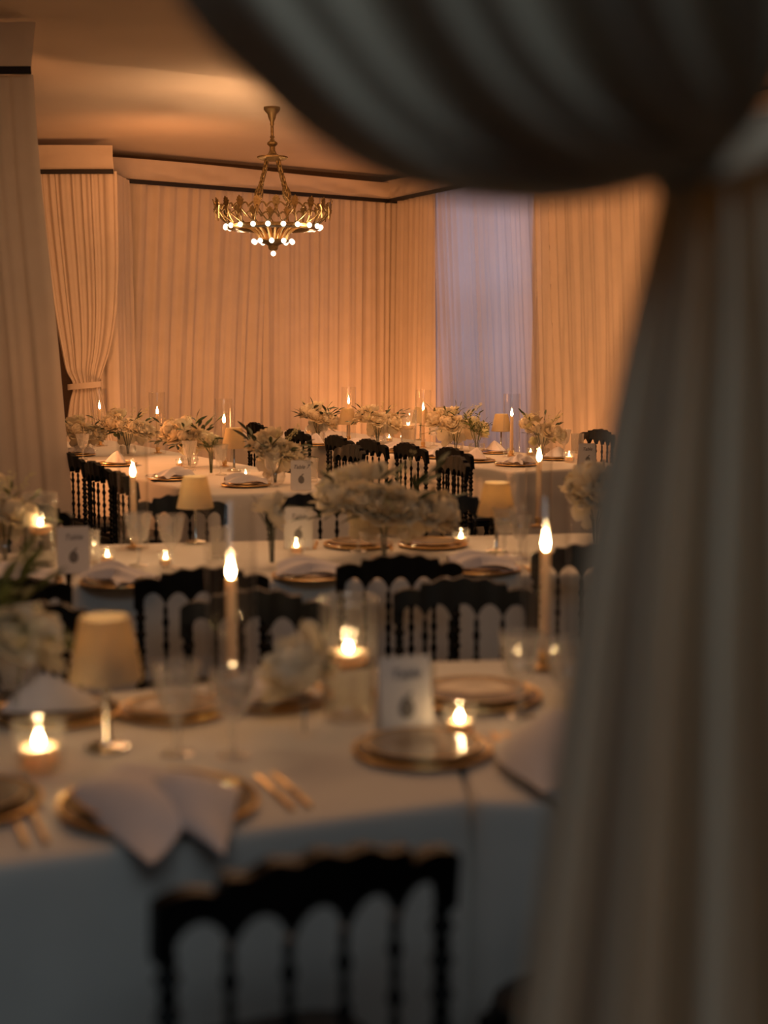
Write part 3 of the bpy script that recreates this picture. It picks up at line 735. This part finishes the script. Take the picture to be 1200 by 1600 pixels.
# ------------------------------------------------------------------ goblets
def make_goblet():
    return MB().lathe([(0.001, 0.0), (0.036, 0.0), (0.037, 0.003), (0.012, 0.010), (0.006, 0.018), (0.006, 0.045), (0.010, 0.052), (0.0065, 0.060), (0.010, 0.078), (0.024, 0.090), (0.034, 0.105), (0.042, 0.150), (0.050, 0.192),
                       (0.0485, 0.192), (0.040, 0.150), (0.032, 0.108), (0.022, 0.095), (0.001, 0.092)], 60, flute=15, famp=0.028, cap=False).build('water_goblet', M['goblet'])
def make_tumbler():
    return MB().lathe([(0.001, 0.0), (0.030, 0.0), (0.033, 0.004), (0.036, 0.11), (0.0375, 0.112), (0.0355, 0.112), (0.032, 0.014), (0.001, 0.012)], 60, flute=18, famp=0.025, cap=False).build('ribbed_tumbler', M['goblet'])
def goblet(px, py, where, s=1.0, tum=False):
    p = P(px, py, TZ)
    if tum: place('tum', make_tumbler, (p.x, p.y, TZ), 0, 'ribbed tumbler ' + where, 'glass', sc=s)
    else: place('gob', make_goblet, (p.x, p.y, TZ), 0, 'footed ribbed water goblet ' + where, 'glass', sc=s)
for a_ in ((277, 1178, 'nearest, in front of the left big candle'), (365, 1182, 'directly below the largest taper candle', .95), (812, 1118, 'left of the right-hand nearest taper', 1.0), (26, 1128, 'at the left edge behind the front votive', 1.0),
           (884, 1130, 'against the foreground drape edge'), (217, 884, 'left of two on the middle row at left', 1.05), (268, 888, 'right of two on the middle row at left', 1.05), (788, 868, 'beside the right middle-row lamp'),
           (812, 872, 'between the right middle-row lamp and taper', .9), (425, 760, 'between the centre flowers and the Table 7 card', 1.05), (297, 735, 'before the leafy far-left arrangement'), (145, 704, 'by the left column drape on the far-left table'),
           (506, 690, 'among the farthest flowers', .95), (601, 693, 'left of the far hurricane glass', .95), (678, 697, 'right of the taper at the drape corner', .95), (744, 706, 'before the bushy far flowers'), (881, 712, 'left of the far right-hand card', 1.0),
           (560, 862, 'behind the left side of the big flower bowl'), (345, 742, 'left of the far-left small lamp'), (130, 718, 'lowest by the left column drape', .95)):
    goblet(*a_)
for a_ in ((486, 752, 'right behind the Table 7 card', 1.25, True), (902, 708, 'behind the far right-hand card', 1.3, True), (140, 878, 'behind the left-hand card', 1.1, True), (652, 1120, 'behind the front name card', 1.1, True), (345, 872, 'left of the slim vase on the middle row', 1.1, True)):
    goblet(*a_)

# ------------------------------------------------------------------ lamps
def make_lamp():
    t = empty('table_lamp')
    MB().lathe([(0.001, 0), (0.045, 0), (0.046, 0.006), (0.040, 0.010), (0.012, 0.014), (0.0075, 0.022), (0.007, 0.15)], 28).build('base', M['silver'], t)
    MB().lathe([(0.0075, 0.14), (0.0075, 0.20)], 12).build('stem', M['silver'], t)
    MB().lathe([(0.076, 0.148), (0.0775, 0.150), (0.050, 0.280), (0.0485, 0.280), (0.076, 0.148)], 72, flute=36, famp=0.006, cap=False).build('lamp_shade', M['shade'], t)
    MB().lathe([(0.001, 0.185), (0.012, 0.19), (0.016, 0.205), (0.010, 0.222), (0.001, 0.226)], 12).build('bulb', M['card'], t)
    return t
def lamp(px, py, where, e=0.25):
    p = P(px, py, TZ); place('lamp', make_lamp, (p.x, p.y, TZ), 0, 'small cream-shaded table lamp ' + where, 'lamp')
    light('lamp_light', 'POINT', (p.x, p.y, TZ + 0.235), e, (1, .62, .3), size=0.012)
lamp(168, 1170, 'large and blurred at the front left', 0.15)
lamp(306, 848, 'on the middle row at left', 0.22)
lamp(775, 862, 'right of the big flower bowl', 0.28)
lamp(366, 736, 'on the far-left table', 0.16)
lamp(543, 691, 'farthest, among the white flowers', 0.16)
lamp(657, 688, 'on the far-right table at the drape corner', 0.16)
lamp(783, 704, 'on the far-right table before the blue drape', 0.16)

# ------------------------------------------------------------------ cards
def text_mesh(txt, size, shear=0.35):
    cu = bpy.data.curves.new('t', 'FONT'); cu.body = txt; cu.size = size; cu.shear = shear; cu.align_x = 'CENTER'; cu.extrude = 0.0002
    o = bpy.data.objects.new('t', cu); COL.objects.link(o); bpy.context.view_layer.update()
    me = bpy.data.meshes.new_from_object(o); bpy.data.objects.remove(o); me.materials.clear(); me.materials.append(M['ink']); return me
def make_card_txt(txt, fruit=True):
    t = empty('table_card'); w_, h_ = 0.115, 0.168
    vs = [(-w_ / 2, 0, 0), (w_ / 2, 0, 0), (w_ / 2, 0.032, h_), (-w_ / 2, 0.032, h_), (w_ / 2, 0.064, 0), (-w_ / 2, 0.064, 0)]
    mb = MB(); th = 0.0012
    for quad in ((0, 1, 2, 3), (3, 2, 4, 5)):
        a = [Vector(vs[i]) for i in quad]; n = (a[1] - a[0]).cross(a[2] - a[1]).normalized() * th
        mb.add([tuple(p) for p in a] + [tuple(p - n) for p in a], [(0, 1, 2, 3), (7, 6, 5, 4), (0, 4, 5, 1), (1, 5, 6, 2), (2, 6, 7, 3), (3, 7, 4, 0)])
    mb.build('folded_card', M['card'], t, smooth=False)
    tilt = math.atan2(h_, 0.032)
    me = text_mesh(txt, 0.030); inst('script_text', me, t, (0, 0.032 * 0.72 - 0.0012, h_ * 0.72), (tilt, 0, 0))
    if fruit:
        # little engraved pear with a leaf
        fr = MB(); k = 30
        pts = [(0.017 * cos(q) * (1 - 0.32 * max(0, sin(q))), 0.020 * sin(q) + (0.006 if sin(q) > 0 else 0)) for q in [2 * pi * i / k for i in range(k)]]
        fr.add([(x, y, 0.0004) for x, y in pts], [tuple(range(k))])
        fr.add([(0, 0.024, .0004), (0.006, 0.034, .0004), (0.016, 0.036, .0004), (0.010, 0.027, .0004)], [(0, 3, 2, 1)])
        o = fr.build('fruit_drawing', M['engraving'], t, smooth=False); o.location = (0, 0.032 * 0.34 - 0.0012, h_ * 0.34); o.rotation_euler = (tilt, 0, 0)
    return t
M['engraving'] = mat('grey_engraving', (0.20, 0.19, 0.18), 0.8, var=0.6, scale=260)
def card(px, py, rz, txt, label):
    p = P(px, py, TZ); c = make_card_txt(txt); c.location = (p.x, p.y, TZ); c.rotation_euler = (0, 0, R(rz)); tag(c, label, 'card')
card(638, 1150, 16, 'Table', 'large blurred white folded card with script and a fruit drawing at front centre')
card(116, 896, 14, 'Table', 'white folded card with a fruit drawing beside the left floating candle')
card(471, 766, 8, 'Table 7', 'white folded card with the script Table 7 on the far-left table')
card(919, 733, 12, 'Table', 'white folded card with a dark drawing at the far right')
card(466, 858, 0, 'Table', 'greyish card left of the big flower bowl on the middle row')

# ------------------------------------------------------------------ place settings
def make_charger():
    t = empty('charger_plate')
    MB().lathe([(0.001, 0.0), (0.10, 0.0), (0.155, 0.010), (0.160, 0.012), (0.158, 0.015), (0.12, 0.008), (0.001, 0.006)], 56, cap=False).build('glass_charger', M['glass_plate'], t)
    rows = [[((0.158 + 0.004 * cos(b)) * cos(a), (0.158 + 0.004 * cos(b)) * sin(a), 0.013 + 0.004 * sin(b)) for a in [2 * pi * k / 64 for k in range(64)]] for b in [2 * pi * j / 8 for j in range(9)]]
    MB().grid(rows, True).build('gold_rim', M['gold'], t)
    return t
M['glass_plate'] = mat('smoked_glass_plate', (0.22, 0.14, 0.075), 0.15, 0.0, var=0.05)
def make_plate():
    t = empty('dinner_plate')
    MB().lathe([(0.001, 0.002), (0.075, 0.002), (0.085, 0.006), (0.128, 0.016), (0.130, 0.018), (0.127, 0.019), (0.085, 0.010), (0.001, 0.006)], 56, cap=False).build('plate', M['china'], t)
    rows = [[((0.1285 + 0.0022 * cos(b)) * cos(a), (0.1285 + 0.0022 * cos(b)) * sin(a), 0.018 + 0.0022 * sin(b)) for a in [2 * pi * k / 64 for k in range(64)]] for b in [2 * pi * j / 6 for j in range(7)]]
    MB().grid(rows, True).build('rim_band', M['gold'], t)
    return t
def make_napkin():
    """loosely pinched folded napkin lying across a plate"""
    rows = []
    nu, nv = 30, 18
    for side in (0, 1):
        for j in range(nv + 1):
            v_ = j / nv * 2 - 1; row = []
            for i in range(nu + 1):
                u = i / nu * 2 - 1; wd = 0.045 + 0.075 * abs(v_) ** 0.8
                x = u * wd; y = v_ * 0.135
                z = 0.012 + 0.045 * (1 - abs(u) ** 1.6) * (0.75 + 0.35 * sin(v_ * 2.2 + 0.6)) + 0.007 * sin(u * 9 + v_ * 4) - 0.010 * abs(v_) ** 3
                row.append((x, y, max(0.002, z) if side == 0 else 0.0))
            rows.append(row)
    mb = MB(); mb.grid(rows[:nv + 1]); mb.grid(rows[nv + 1:], flip=True)
    return mb.build('folded_napkin', M['napkin'])
def make_cone_napkin():
    """napkin folded to an upright soft peak"""
    rows = []
    for j in range(15):
        q = j / 14; row = []
        for i in range(40):
            a = 2 * pi * i / 40
            r = 0.10 * (1 - q) ** 0.75 * (1 + 0.16 * sin(3 * a + 1) + 0.06 * sin(7 * a + q * 3)); row.append((r * cos(a) * 1.15 + 0.03 * q, r * sin(a) * 0.7, 0.001 + 0.085 * q))
        rows.append(row)
    return MB().grid(rows, True).build('peaked_napkin', M['napkin'])
def make_cutlery(kind):
    def f():
        mb = MB()
        if kind == 'knife':
            mb.tube([(0, -0.11, 0.004), (0, -0.02, 0.005), (0, 0.0, 0.004)], [0.0045, 0.0055, 0.0035], 10)
            mb.prism([(-0.004, 0), (0.004, 0), (0.009, 0.04), (0.008, 0.09), (0.001, 0.115), (-0.004, 0.10)], 0.003, 0.0045)
        else:
            mb.tube([(0, -0.11, 0.004), (0, -0.02, 0.006), (0, 0.03, 0.008), (0, 0.05, 0.005)], [0.005, 0.0035, 0.003, 0.004], 10)
            mb.prism([(-0.004, 0.045), (0.004, 0.045), (0.012, 0.06), (0.012, 0.07), (-0.012, 0.07), (-0.012, 0.06)], 0.003, 0.0055)
            for k in range(4): x = -0.0105 + 0.007 * k; mb.tube([(x, 0.068, 0.0045), (x, 0.09, 0.003), (x, 0.108, 0.006)], [0.0022, 0.0018, 0.001], 6)
        return mb.build('gold_knife' if kind == 'knife' else 'gold_fork', M['gold'])
    return f
def setting(px, py, rot, where, nap=1, cut=1, sc=1.0, nr=0):
    p = P(px, py, TZ); a = R(rot)
    place('chg', make_charger, (p.x, p.y, TZ - 0.001), a, 'gold-rimmed charger ' + where, 'plate', None, sc)
    place('pla', make_plate, (p.x, p.y, TZ + 0.0062 * sc), a, 'taupe dinner plate on the charger ' + where, 'plate', None, sc)
    if nap == 1: place('nap', make_napkin, (p.x, p.y, TZ + 0.018), a + R(nr), 'folded napkin ' + where, 'napkin', sc=sc)
    if nap == 2: place('nap2', make_cone_napkin, (p.x, p.y, TZ + 0.024), a + R(nr), 'peaked napkin ' + where, 'napkin', sc=sc)
    if cut:
        rt = Vector((cos(a), sin(a), 0))
        for k, (o, kind, nm) in enumerate(((0.195, 'knife', 'gold dinner knife nearest the plate '), (0.225, 'knife', 'gold outer knife beside the plate '), (-0.195, 'fork', 'gold dinner fork nearest the plate '), (-0.225, 'fork', 'gold outer fork beside the plate '))):
            if cut == 2 and o < 0: continue
            if cut == 3 and o > 0: continue
            q = p + rt * o * sc; place('c' + kind, make_cutlery(kind), (q.x, q.y, TZ), a, nm + where, kind)
setting(248, 1262, 23, 'in the near foreground at front left', 0, 1, 1.13)
setting(-75, 1262, 23, 'cut off by the left picture edge', 0, 0)
setting(272, 1112, 200, 'behind the nearest goblet', 0, 0, 0.8)
setting(660, 1176, 10, 'in front of the large front card', 0, 2, 0.9)
setting(740, 1092, 190, 'before the blue-sheened chair', 0, 2)
setting(425, 1092, 200, 'behind the front bud vase', 1, 0, 0.9)
setting(88, 1118, 200, 'behind the big front lamp', 2, 0, 0.9)
setting(190, 912, 16, 'middle row, near side, at left', 1, 2, 0.9, 30)
setting(488, 902, 8, 'middle row, near side, at centre', 1, 2, 0.9, 80)
setting(752, 892, 6, 'middle row, near side, right of centre', 1, 1, 0.9, 85)
setting(32, 912, 28, 'at the left edge of the middle row', 1, 0, 0.9, 70)
setting(560, 853, 180, 'behind the left of the big flower bowl', 0, 2, 0.9)
setting(676, 853, 184, 'behind the right of the big flower bowl', 0, 2, 0.9)
setting(384, 759, 10, 'at the near end of the far-left table', 1, 0, 0.9, 90)
setting(268, 749, -60, 'on the far-left table left of the small lamp', 1, 0, 0.9, 20)
setting(532, 760, 60, 'right of the Table 7 card', 2, 2, 0.9)
setting(182, 727, -60, 'behind the oblique chair at left', 2, 0, 0.9)
setting(118, 712, -60, 'by the left column drape', 1, 0, 0.9)
setting(492, 696, -60, 'by the first chairs of the diagonal row', 2, 0, 0.9)
setting(548, 700, -60, 'under the farthest small lamp', 1, 0, 0.9)
setting(610, 706, -60, 'before the far hurricane glass', 1, 0, 0.9)
setting(680, 715, -60, 'beside the third diagonal chair', 1, 0, 0.9, 20)
setting(742, 721, -60, 'left of the amber table corner', 2, 0, 0.9)
setting(806, 727, -60, 'above the amber table side', 1, 0, 0.9, 30)
setting(775, 708, 120, 'at the foot of the right far lamp', 2, 0, 0.8)
setting(868, 718, 30, 'between the two right-hand far flowers', 2, 0, 0.8)

# front napkin: two overlapping folded corners lying across the nearest plate
def nap_front():
    tail = empty('napkin', tuple(P(240, 1270, TZ)), 0, 'large white napkin with two pointed corners across the nearest plate at front left', 'napkin'); L0 = tail.location
    def fold(cs, bulge, seed):
        c = [P(px, py, z) for px, py, z in cs]; top = []; bot = []; n = 18
        for j in range(n + 1):
            q = j / n; a = []; b = []
            for i in range(n + 1):
                s_ = i / n; p = (c[0] * (1 - s_) + c[1] * s_) * (1 - q) + (c[3] * (1 - s_) + c[2] * s_) * q
                h = bulge * sin(pi * s_) ** 0.7 * sin(pi * (0.12 + 0.88 * q)) ** 0.7 + 0.005 * sin(s_ * 9 + q * 4 + seed)
                a.append((p.x - L0.x, p.y - L0.y, p.z + h - L0.z)); b.append((p.x - L0.x, p.y - L0.y, p.z + h - 0.006 - L0.z))
            top.append(a); bot.append(b)
        mb = MB(); mb.grid(top, flip=True); mb.grid(bot)
        for e1_, e2_ in ((top[0], bot[0]), (bot[-1], top[-1])): mb.grid([e1_, e2_])
        mb.grid([[r_[0] for r_ in bot], [r_[0] for r_ in top]]); mb.grid([[r_[-1] for r_ in top], [r_[-1] for r_ in bot]])
        return mb
    fold([(215, 1196, 0.790), (112, 1240, 0.785), (236, 1350, 0.766), (335, 1240, 0.800)], 0.035, 0).build('napkin_fold', M['napkin'], tail)
    fold([(235, 1200, 0.800), (250, 1262, 0.800), (350, 1338, 0.770), (376, 1228, 0.795)], 0.040, 2).build('napkin_fold', M['napkin'], tail)
nap_front()
# right napkin falling over the right-hand table edge
def nap_right():
    rows = []
    p0 = P(852, 1190, TZ)
    for j in range(21):
        q = j / 20; row = []
        for i in range(15):
            s = i / 14 * 2 - 1
            y = lerp(p0.y + 0.10, 2.535, min(1, q * 1.35)); drop = max(0, q * 1.35 - 1) * 0.30 * (1 - 0.7 * abs(s - 0.2))
            z = TZ + 0.022 + 0.11 * (1 - abs(s) ** 1.5) * sin(pi * min(1, q * 1.2)) - drop
            row.append((p0.x + 0.04 * q + s * (0.085 + 0.03 * sin(q * 5)), y - (0.012 if drop > 0 else 0), z + 0.004 * sin(s * 8 + q * 5)))
        rows.append(row)
    o = MB().grid(rows).build('napkin', M['napkin']); tag(o, 'soft white napkin beside the foreground drape slipping over the table edge', 'napkin')
nap_right()

# ------------------------------------------------------------------ flowers
PAR = [0]
def mb_par(mb): return PAR[0] % 2
def petal_patch(mb, ang, half, Rr, psi0, psi1, curl, n=4):
    rows = []
    for j in range(n + 1):
        q = j / n; psi = lerp(psi0, psi1, q); row = []
        for i in range(n + 1):
            s = i / n * 2 - 1
            wd = half * (0.55 + 0.45 * sin(pi * min(1, q * 0.85 + 0.1))); a = ang + s * wd
            rr = Rr * (1 + 1.5 * curl * q ** 3 + 0.14 * (1 - abs(s)) * q * (1 if mb_par(mb) else -0.6) - 0.10 * s * s * q + 0.05 * q * q * sin(4.5 * s + ang * 3))
            pp = psi - 0.18 * s * s * q
            row.append((rr * sin(pp) * cos(a), rr * sin(pp) * sin(a), -rr * cos(pp)))
        rows.append(row)
    mb.grid(rows)
def bloom_mesh(name, layers, m, seed):
    rnd = random.Random(seed); mb = MB()
    for (n, Rr, psi1, curl) in layers:
        o = rnd.uniform(0, 6)
        for k in range(n):
            PAR[0] += 1
            petal_patch(mb, o + 2 * pi * k / n + rnd.uniform(-.12, .12), pi / n * 1.25, Rr * rnd.uniform(.93, 1.05), 0.1, psi1 + rnd.uniform(-.12, .12), curl)
    return mb.mesh(name, m)
ROSE = [bloom_mesh('rose', [(3, .012, 2.75, -.2), (4, .020, 2.5, -.1), (5, .029, 2.15, .05), (5, .038, 1.8, .2), (5, .046, 1.5, .35)], M[k], s) for s, k in ((1, 'petal'), (2, 'petal'), (3, 'petal2'))]
RANU = [bloom_mesh('ranunculus', [(4, .012, 2.8, -.1), (6, .018, 2.6, -.05), (7, .024, 2.35, 0), (8, .029, 2.1, 0), (8, .034, 1.8, .1)], M[k], s) for s, k in ((4, 'petal'), (5, 'petal3'))]
PEON = [bloom_mesh('peony', [(4, .018, 2.6, .1), (5, .030, 2.35, .1), (6, .042, 2.05, .12), (6, .053, 1.75, .2), (6, .062, 1.45, .3)], M[k], s) for s, k in ((6, 'petal'), (7, 'petal2'))]
def hydrangea(seed):
    rnd = random.Random(seed); mb = MB()
    for k in range(90):
        z = 1 - 1.55 * (k + .5) / 90; a = k * 2.39996; r = math.sqrt(max(0, 1 - z * z)); n = Vector((r * cos(a), r * sin(a), z)); c = n * (0.052 + rnd.uniform(-.005, .005)); n = (n + Vector([rnd.uniform(-.35, .35) for _ in range(3)])).normalized()
        t1 = n.cross(Vector((0.3, 0.2, 1))).normalized(); t2 = n.cross(t1); o = rnd.uniform(0, 1.5)
        for q in range(4):
            b = o + q * pi / 2; d = t1 * cos(b) + t2 * sin(b); e = t1 * -sin(b) + t2 * cos(b); s = 0.011
            mb.add([c, c + d * s * .7 + e * s * .55 + n * .003, c + d * s * 1.25 + n * .001, c + d * s * .7 - e * s * .55 + n * .003], [(0, 1, 2, 3)])
    return mb.mesh('hydrangea', M['petal2'])
HYD = [hydrangea(9)]
ANEM = [bloom_mesh('anemone', [(6, .034, 1.45, .35), (7, .042, 1.25, .4)], M['petal'], 8)]
ACEN = MB().lathe([(0.001, -0.006), (0.008, -0.003), (0.009, 0.003), (0.004, 0.008), (0.001, 0.009)], 12).mesh('anemone_eye', M['pollen'])
def leafy(mb, base, tip, n, ls, rnd, wide=0.3):
    base = Vector(base); tip = Vector(tip); d = tip - base
    mb.tube([base, base + d * .5 + Vector((0, 0, 0.01)), tip], [0.0018, 0.0015, 0.0008], 5)
    side = d.cross(Vector((rnd.uniform(-.4, .4), rnd.uniform(-.4, .4), 1)))
    side = side.normalized() if side.length > 1e-4 else Vector((1, 0, 0))
    dn = d.normalized()
    for k in range(n):
        q = 0.25 + 0.75 * k / max(1, n - 1); p = base + d * q; sg = 1 if k % 2 else -1
        ld = (dn * 0.75 + side * sg * 0.8 + Vector((0, 0, rnd.uniform(-.3, .3)))).normalized() if k < n - 1 else dn
        L = ls * rnd.uniform(.75, 1.15); ws = ld.cross(Vector((rnd.uniform(-.6, .6), rnd.uniform(-.6, .6), 1))).normalized(); up = ws.cross(ld)
        rows = []
        for i in range(6):
            t_ = i / 5; wv = wide * L * sin(pi * min(1, t_ * 0.93 + 0.04)) ** 0.9 * 0.5
            c = p + ld * L * t_ - up * 0.12 * L * t_ * t_
            rows.append([c - ws * wv + up * wv * .3, c, c + ws * wv + up * wv * .3])
        mb.grid(rows)
def twig(mb, base, tip, rnd, n=14):
    base = Vector(base); tip = Vector(tip); mb.tube([base, tip], [0.0014, 0.0007], 4)
    for k in range(n):
        q = 0.35 + .65 * k / n; p = base.lerp(tip, q) + Vector([rnd.uniform(-.014, .014) for _ in range(3)])
        mb.lathe([(0, -.0045), (.0055, 0), (0, .0045)], 5, tuple(p))
def vase(kind, t):
    if kind == 'compote':
        MB().lathe([(0.001, 0.0), (0.055, 0.0), (0.056, 0.005), (0.018, 0.012), (0.012, 0.035), (0.018, 0.05), (0.07, 0.065), (0.098, 0.085), (0.105, 0.11), (0.100, 0.11), (0.09, 0.088), (0.06, 0.073), (0.001, 0.07)], 40, cap=False).build('footed_bowl', M['ribbed'], t); return 0.10
    if kind == 'bowl':
        MB().lathe([(0.001, 0.0), (0.035, 0.0), (0.055, 0.02), (0.062, 0.05), (0.055, 0.075), (0.052, 0.075), (0.058, 0.05), (0.05, 0.02), (0.001, 0.006)], 32, flute=16, famp=0.02, cap=False).build('glass_bowl', M['ribbed'], t); return 0.07
    if kind == 'bud':
        MB().lathe([(0.001, 0.0), (0.026, 0.0), (0.033, 0.012), (0.032, 0.028), (0.018, 0.055), (0.010, 0.075), (0.010, 0.10), (0.016, 0.115), (0.0145, 0.115), (0.0085, 0.10), (0.0085, 0.077), (0.001, 0.01)], 28, cap=False).build('bud_vase', M['glass'], t); return 0.10
    MB().lathe([(0.001, 0.0), (0.018, 0.0), (0.016, 0.01), (0.010, 0.05), (0.020, 0.15), (0.0185, 0.15), (0.0085, 0.05), (0.001, 0.02)], 24, cap=False).build('slim_vase', M['glass'], t); return 0.14
def arrangement(px, py, w_, h_, label, seed, n=16, kinds='rph', vs='bowl', leaves=12, ls=0.07, lm='leaf', twigs=3, big=1.0, dep=0.7, z0=None):
    if 3 < n < 60: n = min(60, int(n * 2.1)); big *= 0.90
    rnd = random.Random(seed); p = P(px, py, TZ); t = empty('flower_arrangement', (p.x, p.y, TZ), 0, label, 'flowers')
    zr = vase(vs, t); zc = (z0 if z0 is not None else zr + 0.02) + (h_ - zr) * 0.40; rz_ = (h_ - zr) * 0.52
    pool = {'r': ('rose', ROSE), 'n': ('ranunculus', RANU), 'p': ('peony', PEON), 'h': ('hydrangea', HYD), 'a': ('anemone', ANEM)}
    for k in range(n):
        kk = kinds[(k * 5 + k // 3) % len(kinds)]; nm, ms = pool[kk]
        zf = -0.55 + 1.45 * ((k * 0.618 + .3) % 1.0); zf = min(zf, .92); a = k * 2.39996 + rnd.uniform(-.2, .2); rr = math.sqrt(1 - zf * zf)
        s = rnd.uniform(.8, 1.1) * big * (0.8 if kk == 'h' else 1)
        q = Vector((rr * cos(a) * (w_ / 2 - .03), rr * sin(a) * (w_ / 2 - .03) * dep, zc + zf * rz_))
        d = Vector((cos(a) * rr, sin(a) * rr, zf * 0.8 + 0.45)); e = d.to_track_quat('Z', 'Y').to_euler()
        o = inst(nm, rnd.choice(ms), t, q, e, s)
        if kk == 'a': inst('anemone_eye', ACEN, o, (0, 0, -0.026), (0, 0, 0), 1.0)
    mb = MB()
    for k in range(leaves):
        a = k * 2.39996 + 1; el = rnd.uniform(-.2, .9); L = rnd.uniform(.85, 1.25)
        tip = (cos(a) * cos(el) * w_ / 2 * L, sin(a) * cos(el) * w_ / 2 * L * dep, zc + sin(el) * rz_ * 1.35 * L - .01)
        leafy(mb, (tip[0] * .25, tip[1] * .25, zc * .9), tip, rnd.randint(4, 6), ls * rnd.uniform(.7, 1.1), rnd)
    # stems into the vase
    for k in range(6): a = k; mb.tube([(0.006 * cos(a), 0.006 * sin(a), 0.012), (0.012 * cos(a), .012 * sin(a), zr), (0.05 * cos(a), 0.04 * sin(a), zc)], 0.002, 5)
    mb.build('foliage', M[lm], t)
    if twigs:
        mb = MB()
        for k in range(twigs):
            a = rnd.uniform(0, 6.28); twig(mb, (0, 0, zc), (cos(a) * w_ * .42, sin(a) * w_ * .3, zc + rz_ * rnd.uniform(1.0, 1.35)), rnd)
        mb.build('blossom_twig', M['petal3'], t)
    return t
arrangement(600, 872, 0.60, 0.40, 'big bowl of ivory roses, peonies and an anemone on the middle row', 21, 84, 'rnprnrarpn', 'compote', 16, 0.09, twigs=3, big=1.02, dep=0.8, z0=0.085)
arrangement(928, 852, 0.24, 0.33, 'bud vase of white roses beside the foreground drape on the middle row', 22, 6, 'rp', 'bud', 4, 0.05, twigs=1, big=1.5)
arrangement(8, 880, 0.28, 0.33, 'pale pink-white flowers at the left picture edge on the middle row', 23, 12, 'prh', 'bowl', 8, 0.07, 'leaf2')
arrangement(-40, 1120, 0.42, 0.36, 'blurred greenery and white flowers at the left edge of the nearest table', 24, 12, 'prn', 'bowl', 18, 0.10, 'leaf2')
arrangement(128, 712, 0.36, 0.28, 'white hydrangeas next to the left column drape on the far-left table', 25, 14, 'rhp', 'bowl', 8, 0.06)
arrangement(200, 712, 0.42, 0.34, 'white and cream flowers with dark upright leaves on the far-left table', 26, 18, 'rphrn', 'bowl', 12, 0.085, twigs=5)
arrangement(296, 730, 0.42, 0.32, 'cream flowers with long dark leaves left of the far-left lamp', 27, 18, 'hprn', 'bowl', 14, 0.09, twigs=4)
arrangement(430, 757, 0.36, 0.32, 'white peonies with dark drooping leaves behind the Table 7 card', 28, 16, 'pprh', 'bowl', 14, 0.10, twigs=4)
arrangement(330, 742, 0.12, 0.22, 'slim vase of fine green stems left of the far-left lamp', 29, 0, 'r', 'slim', 16, 0.035, 'leaf2', twigs=2)
arrangement(497, 690, 0.34, 0.32, 'cream flowers with a dark leaf cluster at the far end of the right table', 30, 14, 'phr', 'bowl', 12, 0.09)
arrangement(590, 694, 0.42, 0.31, 'spread of white and lime flowers right of the farthest lamp', 31, 20, 'prnh', 'bowl', 12, 0.07, twigs=4)
arrangement(712, 705, 0.50, 0.33, 'bushy white and green flowers below the blue window drape', 32, 24, 'phnr', 'bowl', 16, 0.06, 'leaf2', twigs=8)
arrangement(745, 708, 0.20, 0.28, 'spray of green leaves on the right of the bushy far flowers', 36, 2, 'n', 'bowl', 14, 0.05, 'leaf2', twigs=4)
arrangement(846, 716, 0.36, 0.30, 'airy white blossoms with a round dahlia near the right end of the far table', 33, 10, 'nhrp', 'bowl', 10, 0.055, twigs=14)
arrangement(425, 884, 0.12, 0.25, 'slim vase with a small ivory rose on the middle row', 34, 2, 'r', 'slim', 4, 0.05, twigs=0)
# front bud vase with one large white bloom leaning left
def front_bud():
    p = P(476, 1150, TZ); t = empty('flower_arrangement', (p.x, p.y, TZ), 0, 'small clear bud vase with one large white bloom at front centre', 'flowers')
    vase('bud', t)
    inst('peony', PEON[0], t, (-0.038, 0.0, 0.165), (R(15), R(-50), 0), 1.2)
    inst('rose', ROSE[2], t, (0.035, 0.02, 0.165), (0, R(40), 0), 0.9)
    mb = MB(); rnd = random.Random(5)
    mb.tube([(0, 0, 0.01), (0, 0, 0.1), (-0.03, 0, 0.15)], 0.0025, 6)
    for tip in ((0.03, -0.01, 0.13), (0.045, 0.0, 0.16), (-0.01, -0.02, 0.12), (0.02, 0.02, 0.15)): leafy(mb, (0, 0, 0.10), tip, 3, 0.045, rnd, 0.5)
    mb.build('foliage', M['leaf'], t)
front_bud()
